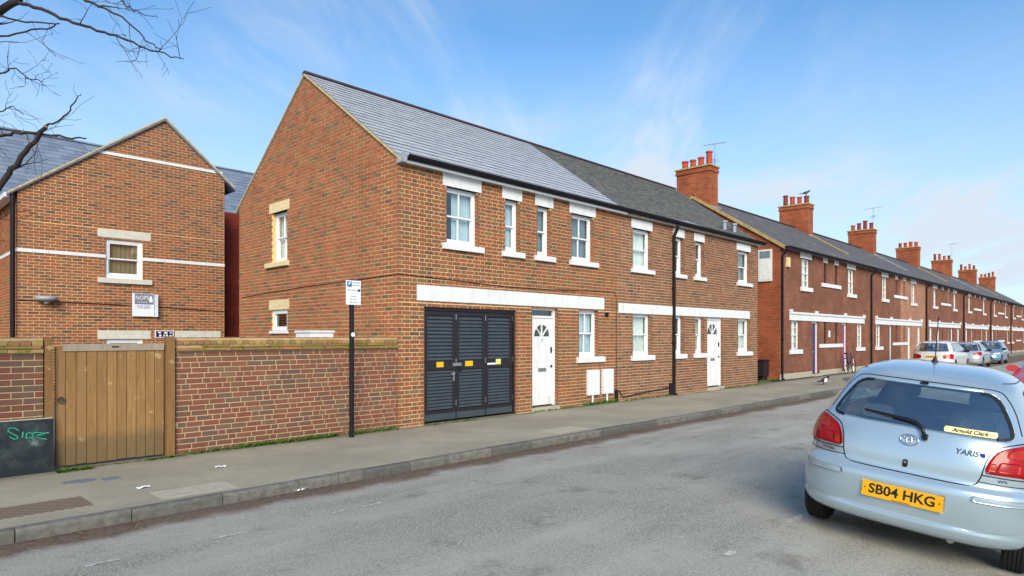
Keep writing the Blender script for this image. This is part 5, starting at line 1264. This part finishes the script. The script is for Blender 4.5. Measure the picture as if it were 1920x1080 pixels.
for sg in (-1, 1):
    fn = lambda q, z, o, sg=sg: YB.arc(q, z, sg, o)
    lp = rounded([(.475, .775), (.86, .765), (.93, .80), (.90, .90), (.80, .995), (.70, 1.0), (.55, .955), (.50, .88)], .05)
    l = surf(fn, lp, .012, 'tail_light', 'lamp_red', rows=16, cols=24, skirt=.02)
    surf(fn, rounded([(.545, .80), (.70, .80), (.70, .875), (.56, .875)], .02), .016, 'brake_lens', 'lamp_red', l, 8, 10)
    surf(fn, rounded([(.60, .905), (.80, .905), (.76, .972), (.68, .978), (.60, .945)], .02), .015, 'indicator_lens', 'lamp_orange', l, 8, 10)
    surf(fn, rounded([(.492, .80), (.545, .80), (.545, .86), (.51, .86)], .012), .015, 'reverse_lens', 'lamp_orange', l, 6, 8)
    ribbon(fn, smoothline([(.468, .765), (.49, .88), (.545, .965), (.70, 1.008), (.80, 1.003), (.91, .90), (.945, .80), (.87, .755), (.468, .765)]), .008, .003).build('lamp_gap', 'trim_black', yar, fix=False)
    surf(fn, rounded([(.43, .575), (.98, .575), (.98, .618), (.43, .618)], .02), .013, 'rub_strip', 'paint_ice', rows=6, cols=24, skirt=.014)
    ribbon(fn, smoothline([(.468, .765), (.455, .715)]), .006, .0022).build('panel_gap', 'trim_black', yar, fix=False)
    ribbon(fn, smoothline([(.455, .713), (.7, .705), (1.0, .70), (1.2, .70)]), .006, .0022).build('panel_gap', 'trim_black', yar, fix=False)
    ribbon(fn, smoothline([(.0, .345), (.3, .348), (.6, .362), (.9, .385), (1.05, .40)]), .012, .0025).build('bumper_crease', 'paint_ice', yar, fix=False)
    # roof channel
    mb = MB(); mb.tube([YB.side(.66 + i * .09, 1.41, sg, -.003) for i in range(11)], .006, 6); mb.build('roof_channel', 'trim_black', yar)
    pt = text_part('badge_text', 'VVTi' if sg > 0 else 'TOYOTA', .030, 'text_black', yar, YB.arc(.60, .735, sg, .004), (YB.arc(.63, .735, sg) - YB.arc(.57, .735, sg)) * sg, (0, 0, 1), org=Vector((0, 0, 0)))
fr_ = lambda x, z, o=0: YB.rear(x, z, o)
half = smoothline([(0, .672), (.25, .672), (.38, .675), (.43, .685), (.452, .715), (.468, .765)])
for sg in (-1, 1): ribbon((lambda x, z, o, sg=sg: YB.rear(sg * x, z, o)), half, .008, .0025).build('tailgate_gap', 'trim_black', yar, fix=False)
for sg in (-1, 1): ribbon((lambda x, z, o, sg=sg: YB.rear(sg * x, z, o)), smoothline([(0, 1.372), (.3, 1.37), (.47, 1.358), (.54, 1.30), (.60, 1.20), (.655, 1.06)]), .006, .002).build('tailgate_gap', 'trim_black', yar, fix=False)
# rear plate in its recess
pr_ = rounded([(-.285, .437), (.285, .437), (.285, .575), (-.285, .575)], .015)
surf(fr_, pr_, .003, 'plate_frame', 'sign_white', rows=6, cols=10, skirt=.006)
m = MB(); m.box(-.272, .272, -.016, -.006, .447, .567); np2 = m.build('number_plate', 'plate_yellow', yar)
text_part('lettering', 'SB04 HKG', .104, 'text_black', np2, (0, -.0172, .510), (1, 0, 0), (0, 0, 1), org=Vector((0, 0, 0)), bold=.0022, xs=.98)
for x in (-.25, .25): m = MB(); m.lathe([(.006, -.019), (.006, -.016)], (x, 0, .512), 8, 'y'); m.build('screw', 'lamp_orange', np2)
box_ = MB(); box_.box(-.06, .06, -.0175, -.0162, .452, .456); box_.build('maker_line', 'text_black', np2)
ribbon(fr_, [(-.30 + .6 * i / 10, .586) for i in range(11)], .016, .003).build('plate_shadow_lip', 'paint_ice', yar, fix=False)
# emblem: three ovals
em = YB.rear(-.012, .925, .006); ex = Vector((1, 0, 0)); ez = (YB.rear(0, .96) - YB.rear(0, .89)).normalized()
def oval(cx, cz, a, b, r): 
    mm_ = MB(); mm_.tube([em + ex * (cx + a * math.cos(q * math.pi / 12)) + ez * (cz + b * math.sin(q * math.pi / 12)) for q in range(25)], r, 6, False); return mm_
o_ = oval(0, 0, .062, .040, .006).build('emblem', 'chrome', yar, smooth=True); oval(0, -.004, .018, .034, .0045).build('emblem_oval', 'chrome', o_, smooth=True); oval(0, .018, .038, .015, .0045).build('emblem_oval', 'chrome', o_, smooth=True)
ym = text_mesh('YARIS', .056, .0005, .0006, .2)
for v in ym.vertices: v.co = YB.rear(.36 + v.co.x, .905 + v.co.y, .004 + v.co.z)
ym.materials.clear(); ym.materials.append(MAT['text_black']); yo = bpy.data.objects.new('badge_text', ym); col.objects.link(yo); yo.parent = yar
bx = YB.rear(.455, .903, .004); m = MB(); m.box(bx.x - .016, bx.x + .016, bx.y - .003, bx.y + .003, bx.z - .016, bx.z + .016); m.build('badge', 'sign_blue', yar)
lk = YB.rear(-.014, .745, .0); m = MB(); m.prism(rounded([(-.017, -.03), (.017, -.03), (.017, .03), (-.017, .03)], .016), -.008, .004); m.v = [lk + Vector((p.x, p.z, p.y)) for p in m.v]; q_ = m.build('lock', 'trim_black', yar); m = MB(); m.lathe([(.010, -.011), (.010, -.008)], lk + Vector((0, 0, .010)), 10, 'y'); m.build('key_barrel', 'chrome', q_)
# wiper
wp = [YB.rear(.085, .975, .03), YB.rear(.06, 1.03, .035), YB.rear(.01, 1.065, .03), YB.rear(-.06, 1.075, .028), YB.rear(-.20, 1.085, .024), YB.rear(-.37, 1.095, .018)]
m = MB(); m.tube(wp, [.014, .014, .013, .012, .011, .006], 8); wpo = m.build('wiper', 'trim_black', yar, smooth=True); m = MB(); m.lathe([(.022, -.025), (.026, .0), (.026, .03)], YB.rear(.087, .965, .008), 12, 'y'); m.build('pivot', 'trim_black', wpo)
# sticker with dealer name
s_poly = rounded([(.195, 1.030), (.52, 1.030), (.52, 1.072), (.195, 1.072)], .008); st_ = surf(fr_, s_poly, .007, 'dealer_sticker', 'sticker_cream', rows=4, cols=14, skirt=0)
sm = text_mesh('Arnold Clark', .040, .0004, .0012, .2); 
for v in sm.vertices: p = YB.rear(.357 + v.co.x * 1.02, 1.051 + v.co.y * .92, .0085); v.co = p
sm.materials.clear(); sm.materials.append(MAT['text_black']); so = bpy.data.objects.new('lettering', sm); col.objects.link(so); so.parent = st_
# high brake light, aerial, washer, spoiler lip, exhaust
hb = surf(fr_, rounded([(-.03, 1.348), (.03, 1.348), (.03, 1.368), (-.03, 1.368)], .008), .012, 'washer_jet', 'trim_black', rows=3, cols=4, skirt=.012)
m = MB(); ab = Vector((-.06, 1.15, 1.488)); m.lathe([(.035, 0), (.02, .03), (.008, .055)], ab, 10); an_ = m.build('aerial_base', 'trim_black', yar); m = MB(); m.tube([ab + Vector((0, 0, .05)), ab + Vector((0, -.10, .42))], .004, 5); m.build('aerial', 'trim_black', an_)
m = MB(); m.tube([Vector((.33, .10, .235)), Vector((.33, .45, .25))], .028, 12); m.build('exhaust', 'chrome', yar, smooth=True)
m = MB(); m.lathe([(.07, -.18), (.085, -.15), (.085, .15), (.07, .18)], (-.42, .62, .27), 12, 'x'); m.build('silencer', 'iron', yar, smooth=True)
m = MB(); m.tube([(-.72, .60, .28), (.72, .60, .28)], .035, 8); m.build('axle', 'dark_void', yar)
for sg in (-1, 1):
    m = MB(); p = Vector((sg * .80, 2.28, 1.0)); m.prism(rounded([(0, -.06), (.17, -.05), (.17, .06), (0, .07)], .04), -.05, .05); m.v = [p + Vector((sg * q.x, q.z, q.y)) for q in m.v]; m.build('door_mirror', 'paint_ice', yar, smooth=False)

# further cars
def street_car(label, pos, heading, paint, H, L, W, face, plate_txt=None, kind='hatch', roll=0.0, lampm='lamp_red'):
    w = W / 2
    f = 1.0 if kind == 'hatch' else 1.0
    if kind == 'mpv':
        st = [(.22, w * .93, .08, L - .12), (.34, w * .98, .0, L), (.6, w, .0, L - .02), (.78, w, .05, L - .15), (.9, w * .985, .09, L - .45), (1.0, w * .97, .12, L - .75), (1.15, w * .92, .19, L - 1.0), (H - .2, w * .80, .30, L - 1.45), (H - .1, w * .74, .36, L - 1.65), (H - .04, w * .62, .52, L - 1.9), (H, w * .3, 1.0, L - 2.4)]
    else:
        st = [(.2, w * .93, .08, L - .1), (.32, w * .98, .0, L), (.55, w, .0, L - .02), (.7, w * .99, .06, L - .2), (.82, w * .98, .10, L - .55), (.92, w * .95, .16, L - .95), (1.02, w * .90, .26, L - 1.15), (H - .14, w * .74, .55, L - 1.75), (H - .07, w * .68, .66, L - 1.9), (H - .03, w * .55, .9, L - 2.1), (H, w * .28, 1.3, L - 2.4)]
    zb = 1.0 if kind == 'mpv' else .93
    rwn = rounded([(-w * .78, zb + .02), (w * .78, zb + .02), (w * .62, H - .12), (-w * .62, H - .12)], .07)
    scn_ = rounded([(-w * .78, zb + .03), (w * .78, zb + .03), (w * .6, H - .11), (-w * .6, H - .11)], .07)
    s1 = rounded([(.45, zb + .04), (1.35, zb + .01), (1.35, H - .13), (.75, H - .13)], .06); s2 = rounded([(1.42, zb), (L * .52, zb), (L * .5, H - .13), (1.42, H - .12)], .05); s3 = rounded([(L * .545, zb), (L - 1.35, zb - .02), (L - 1.75, H - .14), (L * .525, H - .13)], .05)
    t, B = make_car(label, 'car', pos, heading, roll, paint, st, .55, .7, rwn, [s1, s2, s3], scn_, (.75, L - .82), .31, False, name='parked_car', nf=2.4)
    for sg in (-1, 1):
        fn = lambda q, z, o, sg=sg: B.arc(q, z, sg, o)
        lo, hi = (.66, .93) if kind == 'mpv' else (.68, .90)
        patch(fn, rounded([(w * .52, lo + .04), (w * 1.1, lo), (w * 1.12, hi - .03), (w * .92, hi), (w * .52, hi - .06)], .04), .012, 8, 12, .02).build('tail_light', 'lamp_red', t, smooth=True, fix=False)
        fl_ = MB(); vs = []
        patch(lambda x, z, o, sg=sg: B.front(sg * x, z, o), rounded([(w * .5, .62), (w * .94, .64), (w * .92, .76), (w * .55, .72)], .03), .01, 6, 8, .02).build('headlight', 'lamp_clear', t, smooth=True, fix=False)
        m = MB(); p = B.side(L - 1.5, zb + .02, sg); m.prism(rounded([(-.02, -.07), (.2, -.05), (.21, .07), (0, .09)], .05), -.05, .06); m.v = [p + Vector((sg * q.x, q.z, q.y)) for q in m.v]; m.build('door_mirror', paint if paint == 'paint_red' else 'trim_black', t)
    patch(B.front, rounded([(-w * .6, .34), (w * .6, .34), (w * .5, .48), (-w * .5, .48)], .04), .006, 5, 8, .01).build('grille', 'trim_black', t, fix=False)
    yb = B.rear(0, .74).y if kind == 'mpv' else B.rear(0, .6).y; zc_ = .78 if kind == 'mpv' else .6
    yb = B.rear(.26, zc_).y - .02
    p = MB(); p.box(-.26, .26, B.rear(0, zc_).y - .022, yb + .02 - .012, zc_ - .055, zc_ + .055); pl_ = p.build('number_plate', 'plate_yellow', t)
    if plate_txt: text_part('lettering', plate_txt, .1, 'text_black', pl_, (0, B.rear(0, zc_).y - .0235, zc_), (1, 0, 0), (0, 0, 1), org=Vector((0, 0, 0)), bold=.001, xs=.95)
    p = MB(); p.box(-.26, .26, B.front(0, .42).y - .01, B.front(0, .42).y + .022, .37, .48); p.build('front_plate', 'sign_white', t)
    return t
ZR = -.115
def at_car(x, y): return (x, y, ZR)
street_car('white people carrier parked by the terrace, seen from behind', (36.7, 7.46, ZR), 0.0, 'paint_white', 1.56, 4.5, 1.74, 1, 'DU53 KZS', 'mpv')
street_car('silver hatchback parked ahead of the white people carrier', (44.3, 7.46, ZR), 0.0, 'paint_silver', 1.46, 4.0, 1.68, 1)
street_car('light blue hatchback by the terrace facing the camera', (54.8, 7.46, ZR), math.pi, 'paint_blue', 1.48, 4.0, 1.70, -1)
street_car('red hatchback at the right edge, facing the camera', (20.35, 1.35, -.10), math.pi, 'paint_red', 1.44, 3.9, 1.68, -1, roll=R(-5.5))

# ---------------------------------------------------------------- bicycle, birds
bc = thing('bicycle', (31.6, TY - .32, 0), 'dark bicycle leaning against the terrace front', 'bicycle')
bo = Vector((31.0, TY - .34, 0)); lean = .22
def bp_(x, z): return bo + Vector((x, lean * z * .55, z))
for x in (0, 1.03):
    m = MB(); m.tube([bp_(x + .33 * math.cos(a * math.pi / 12), .34 + .33 * math.sin(a * math.pi / 12)) for a in range(25)], .018, 6, False); w = m.build('wheel', 'rubber', bc)
    m = MB()
    for a in range(8): an = a * math.pi / 8; m.tube([bp_(x + .32 * math.cos(an), .34 + .32 * math.sin(an)), bp_(x - .32 * math.cos(an), .34 - .32 * math.sin(an))], .003, 3)
    m.build('spokes', 'steel', w)
m = MB()
for a, b in (((0, .34), (.42, .30)), ((.42, .30), (.30, .82)), ((.30, .75), (.86, .78)), ((.42, .30), (.88, .68)), ((0, .34), (.31, .72)), ((1.03, .34), (.84, .92))): m.tube([bp_(*a), bp_(*b)], .017, 6)
m.build('frame', 'sign_navy', bc)
m = MB(); m.prism(rounded([(.16, .86), (.42, .85), (.42, .89), (.16, .92)], .02), -.06, .06); m.v = [bp_(p.x, p.y) + Vector((0, p.z, 0)) for p in m.v]; m.build('saddle', 'black_plastic', bc)
m = MB(); c_ = bp_(.86, .98); m.tube([bp_(.84, .92), c_, c_ + Vector((.06, .26, .02))], .013, 6); m.tube([c_, c_ + Vector((.06, -.26, .02))], .013, 6); m.build('handlebar', 'steel', bc)
m = MB(); m.tube([bp_(.42, .30), bp_(.5, .16)], .01, 5); m.lathe([(.09, -.006), (.09, .006)], bp_(.42, .30) + Vector((0, -.03, 0)), 14, 'y'); m.build('crank', 'steel', bc)
def skin_mesh(verts, edges, radii, name):
    me = bpy.data.meshes.new(name); me.from_pydata([tuple(v) for v in verts], edges, []); ob = bpy.data.objects.new(name, me); col.objects.link(ob)
    sk = ob.modifiers.new('skin', 'SKIN'); ob.modifiers.new('sub', 'SUBSURF').levels = 2
    for i, r_ in enumerate(radii): me.skin_vertices[0].data[i].radius = (r_, r_)
    me.skin_vertices[0].data[0].use_root = True
    out = bpy.data.meshes.new_from_object(ob.evaluated_get(bpy.context.evaluated_depsgraph_get())); bpy.data.objects.remove(ob); bpy.data.meshes.remove(me); return out
def bird(name, label, loc, rot, scale, magpie):
    V = [(0, 0, .13), (.05, 0, .145), (.10, 0, .175), (.135, 0, .205), (.175, 0, .20), (-.06, 0, .12), (-.13, 0, .105), (-.27, 0, .09), (.0, .03, .09), (.005, .035, .005), (.0, -.03, .09), (.02, -.035, .005)]
    E_ = [(0, 1), (1, 2), (2, 3), (3, 4), (0, 5), (5, 6), (6, 7), (0, 8), (8, 9), (0, 10), (10, 11)]
    rd = [.055, .05, .034, .034, .006, .045, .02, .014, .014, .006, .014, .006]
    me = skin_mesh(V, E_, rd, name); o = bpy.data.objects.new(name, me); col.objects.link(o); me.materials.append(MAT['bird_black'])
    if magpie:
        me.materials.append(MAT['bird_white'])
        for p in me.polygons:
            c = p.center
            if (c.z < .115 and .065 < c.z and -.05 < c.x < .07) or (abs(c.y) > .036 and -.05 < c.x < .05 and c.z > .11): p.material_index = 1
    me.polygons.foreach_set('use_smooth', [True] * len(me.polygons))
    o.location = loc; o.rotation_euler = (0, 0, rot); o.scale = (scale,) * 3; return tag(o, label, 'bird')
mp = onZ(1546, 722); bird('magpie', 'black and white magpie walking on the pavement', (mp.x, mp.y, .0), R(-20), 1.35, True)
bird('crow', 'black bird perched on a chimney pot of the terrace', (TB[1] + .0 - .1, 12.9, crow_z), R(-60), 1.3, False)

# ---------------------------------------------------------------- bare tree at the left
tr = thing('bare_tree', (.25, 8.6, 0), 'bare tree whose branches reach in from the upper left', 'tree')
TX = Vector((.25, 8.6, 0)); rgT = random.Random(5)
m = MB(); trunk = [TX + Vector((.02 * math.sin(z * 1.7), .03 * math.cos(z * 1.3), z)) for z in [0, .3, .8, 1.5, 2.3, 3.1, 4.0, 5.0, 6.0, 7.2]]
m.tube(trunk, [.22, .17, .15, .14, .135, .125, .11, .09, .065, .03], 12); m.build('trunk', 'bark', tr, smooth=True)
def P3(px, py, t): d = ray(px, py); return Vector((d[0] * t, d[1] * t, EYE + d[2] * t))
limbs = MB(); twigs = MB()
def twig(p, d, L, r_, lev):
    pts = [p]; rad = [r_]; n = 5; q = p.copy(); d = d.normalized()
    for i in range(n):
        d = (d + Vector((rgT.uniform(-.28, .28), rgT.uniform(-.28, .28), rgT.uniform(-.22, .26)))).normalized(); q = q + d * L / n; pts.append(q.copy()); rad.append(max(.0016, r_ * (1 - .8 * (i + 1) / n)))
        if lev > 0 and rgT.random() < .55: twig(q.copy(), (d + Vector((rgT.uniform(-1, 1), rgT.uniform(-1, 1), rgT.uniform(-.9, .7)))), L * rgT.uniform(.3, .6), max(.002, rad[-1] * .7), lev - 1)
    twigs.tube(pts, rad, 4)
def branch(pxs, t0, t1, r0, r1, start=None, dens=.5, L=.5, lev=1):
    dens *= .42; lev = min(lev, 1); r0 *= .7; r1 *= .75; L *= .8
    pts = [P3(x, y, t0 + (t1 - t0) * i / (len(pxs) - 1)) for i, (x, y) in enumerate(pxs)]
    if start is not None: pts = [Vector(start)] + pts
    pts = [Vector(p) for p in smoothline([tuple(p) for p in pts], 5)]
    n = len(pts); rad = [r0 + (r1 - r0) * i / (n - 1) for i in range(n)]
    for i in range(1, n - 1):
        pts[i] = pts[i] + Vector((rgT.uniform(-.012, .012), rgT.uniform(-.012, .012), rgT.uniform(-.012, .012)))
    limbs.tube(pts, rad, 7)
    for i in range(3, n - 1):
        if rgT.random() < dens:
            d = (pts[i + 1] - pts[i]).normalized(); twig(pts[i], d + Vector((rgT.uniform(-.8, .8), rgT.uniform(-.8, .8), rgT.uniform(-1, .7))), L * rgT.uniform(.5, 1.2), max(.003, rad[i] * .4), lev)
    return pts
branch([(-40, 410), (0, 343), (36, 302), (60, 270), (86, 236)], 6.3, 6.0, .05, .024, TX + Vector((0, 0, 1.9)), .25, .5)
branch([(86, 236), (122, 218), (141, 189), (152, 176)], 6.0, 5.9, .014, .004, None, .5, .25, 0)
branch([(-60, 262), (0, 254), (48, 248), (122, 257), (161, 259)], 6.4, 5.8, .03, .008, TX + Vector((0, 0, 3.0)), .8, .6)
branch([(-60, 70), (0, 18), (33, 0), (70, -40)], 6.5, 6.2, .06, .04, TX + Vector((0, 0, 3.6)), .2, .5)
branch([(33, 2), (90, 24), (148, 46), (205, 64), (259, 85), (318, 105), (344, 111)], 6.3, 5.6, .026, .004, None, .95, .6, 2)
branch([(120, -40), (159, 0), (193, 15), (237, 37), (274, 74), (303, 92)], 6.2, 5.6, .022, .005, P3(70, -40, 6.2), .95, .55, 2)
branch([(-60, 25), (0, 31), (48, 41), (111, 44)], 6.5, 6.2, .02, .008, TX + Vector((0, 0, 4.2)), .8, .5, 2)
branch([(-60, 85), (0, 68), (74, 55), (111, 44)], 6.5, 6.2, .018, .008, TX + Vector((0, 0, 4.0)), .8, .5, 2)
branch([(-60, 160), (0, 138), (28, 128), (50, 145), (80, 152)], 6.5, 6.2, .016, .005, TX + Vector((0, 0, 3.8)), .9, .4, 2)
branch([(-60, 220), (0, 212), (20, 200), (45, 215)], 6.5, 6.2, .014, .004, TX + Vector((0, 0, 3.3)), .9, .45, 2)
branch([(200, -30), (235, 10), (268, 25), (296, 33)], 6.2, 5.9, .014, .003, P3(120, -40, 6.2), .9, .4, 1)
branch([(-60, 460), (0, 410), (40, 395), (70, 405)], 6.5, 6.2, .012, .003, TX + Vector((0, 0, 2.4)), .9, .4, 1)
for i in range(9):      # limbs on the sides the picture does not show
    a = rgT.uniform(1.6, 5.6); z = rgT.uniform(3.2, 6.4); p = TX + Vector((0, 0, z)); d = Vector((math.cos(a), math.sin(a), .7)); pts = [p + d * s * rgT.uniform(.95, 1.05) + Vector((0, 0, .12 * s * s)) for s in (0, .4, .9, 1.5, 2.0)]
    limbs.tube(pts, [.05, .042, .032, .02, .008], 6)
    for q in pts[1:]:
        for k_ in range(2): twig(q, d + Vector((rgT.uniform(-1, 1), rgT.uniform(-1, 1), rgT.uniform(-.4, .8))), .8, .01, 1)
limbs.build('limbs', 'bark', tr, smooth=True); tag(twigs.build('twigs', 'bark', tr), kind='stuff')
m = MB(); e_ = P3(86, 236, 6.0); d_ = (P3(86, 236, 6.0) - P3(60, 270, 6.1)).normalized(); m.tube([e_, e_ + d_ * .004], .018, 10); m.build('sawn_end', 'wood_cut', tr)

# ---------------------------------------------------------------- weeds, leaf litter, paper
def weeds(name, spots, seed, mat='weed_green'):
    rg = random.Random(seed); m = MB()
    for x0, x1, y, n, h in spots:
        for i in range(n):
            x, yy = rg.uniform(x0, x1), y + rg.gauss(0, .03); hh = h * rg.uniform(.4, 1.2); a = rg.uniform(0, 6.28); w = .012 * rg.uniform(.6, 1.6); dx_, dy_ = math.cos(a), math.sin(a); lx, ly = rg.uniform(-.05, .05), rg.uniform(-.06, .02)
            m.add([(x - dx_ * w, yy - dy_ * w, 0), (x + dx_ * w, yy + dy_ * w, 0), (x + lx + dx_ * w * .8, yy + ly + dy_ * w * .8, hh * .7), (x + lx * 1.7, yy + ly * 1.7, hh)], [(0, 1, 2, 3)])
    return tag(m.build(name, mat, fix=False), 'low green weeds growing along the foot of the walls', 'weeds', None, 'stuff')
weeds('weeds', [(4.0, 5.6, 9.46, 900, .06), (3.3, 4.1, 9.48, 160, .04), (5.8, 6.75, 9.46, 260, .05), (1.76, 2.1, 9.3, 160, .05), (12.1, 13.4, 9.45, 420, .09), (10.3, 12, 9.46, 200, .04), (7.4, 8.6, 9.44, 120, .03), (2.7, 3.2, 9.4, 80, .04), (13.6, 16, 9.45, 120, .05), (18.9, 21.6, 9.46, 200, .05), (22, 24.3, 9.9, 500, .08)], 3)
rgL = random.Random(8); m = MB()
for i in range(1500):
    x = rgL.uniform(.0, 19); y = 6.80 - abs(rgL.gauss(0, .16)); z = zs(y) + .003; a = rgL.uniform(0, 6.28); r_ = rgL.uniform(.006, .02)
    if (math.sin(x * 2.1) + math.sin(x * .9 + 1)) < -.4: continue
    m.add([(x + r_ * math.cos(a), y + r_ * .6 * math.sin(a), z), (x - r_ * .5 * math.sin(a), y + r_ * .6 * math.cos(a), z + .006), (x - r_ * math.cos(a), y - r_ * .6 * math.sin(a), z + .002), (x + r_ * .5 * math.sin(a), y - r_ * .6 * math.cos(a), z + .004)], [(0, 1, 2, 3)])
for i in range(260):
    x = rgL.uniform(1.75, 3.1); y = 9.45 - abs(rgL.gauss(0, .06)); r_ = rgL.uniform(.008, .02); a = rgL.uniform(0, 6.28)
    m.add([(x + r_ * math.cos(a), y + r_ * math.sin(a), .004), (x - r_ * .5 * math.sin(a), y + r_ * .5 * math.cos(a), .012), (x - r_ * math.cos(a), y - r_ * math.sin(a), .006)], [(0, 1, 2)])
tag(m.build('leaf_litter', 'leaf_brown', fix=False), 'brown leaf litter lying in the gutter and by the gate', 'litter', None, 'stuff')
def paper(px, py, z, s, seed, label):
    rg = random.Random(seed); p = onZ(px, py, z); m = MB(); n = 5
    vs = [(p.x + (i / n - .5) * s * 2.2 + rg.uniform(-.01, .01), p.y + (j / n - .5) * s + rg.uniform(-.01, .01), z + .004 + rg.random() * s * .28) for i in range(n + 1) for j in range(n + 1)]
    m.add(vs, [(i * (n + 1) + j, (i + 1) * (n + 1) + j, (i + 1) * (n + 1) + j + 1, i * (n + 1) + j + 1) for i in range(n) for j in range(n)])
    o = m.build('crumpled_paper', 'paper', fix=False, org=(p.x, p.y, z)); tag(o, label, 'litter', 'scraps of paper')
paper(562, 919, zs(6.55), .07, 1, 'larger crumpled white paper in the gutter'); paper(269, 915, .004, .06, 2, 'small crumpled white paper on the pavement near the kerb')
paper(413, 876, .004, .05, 3, 'flat scrap of paper on the pavement in front of the garden wall')
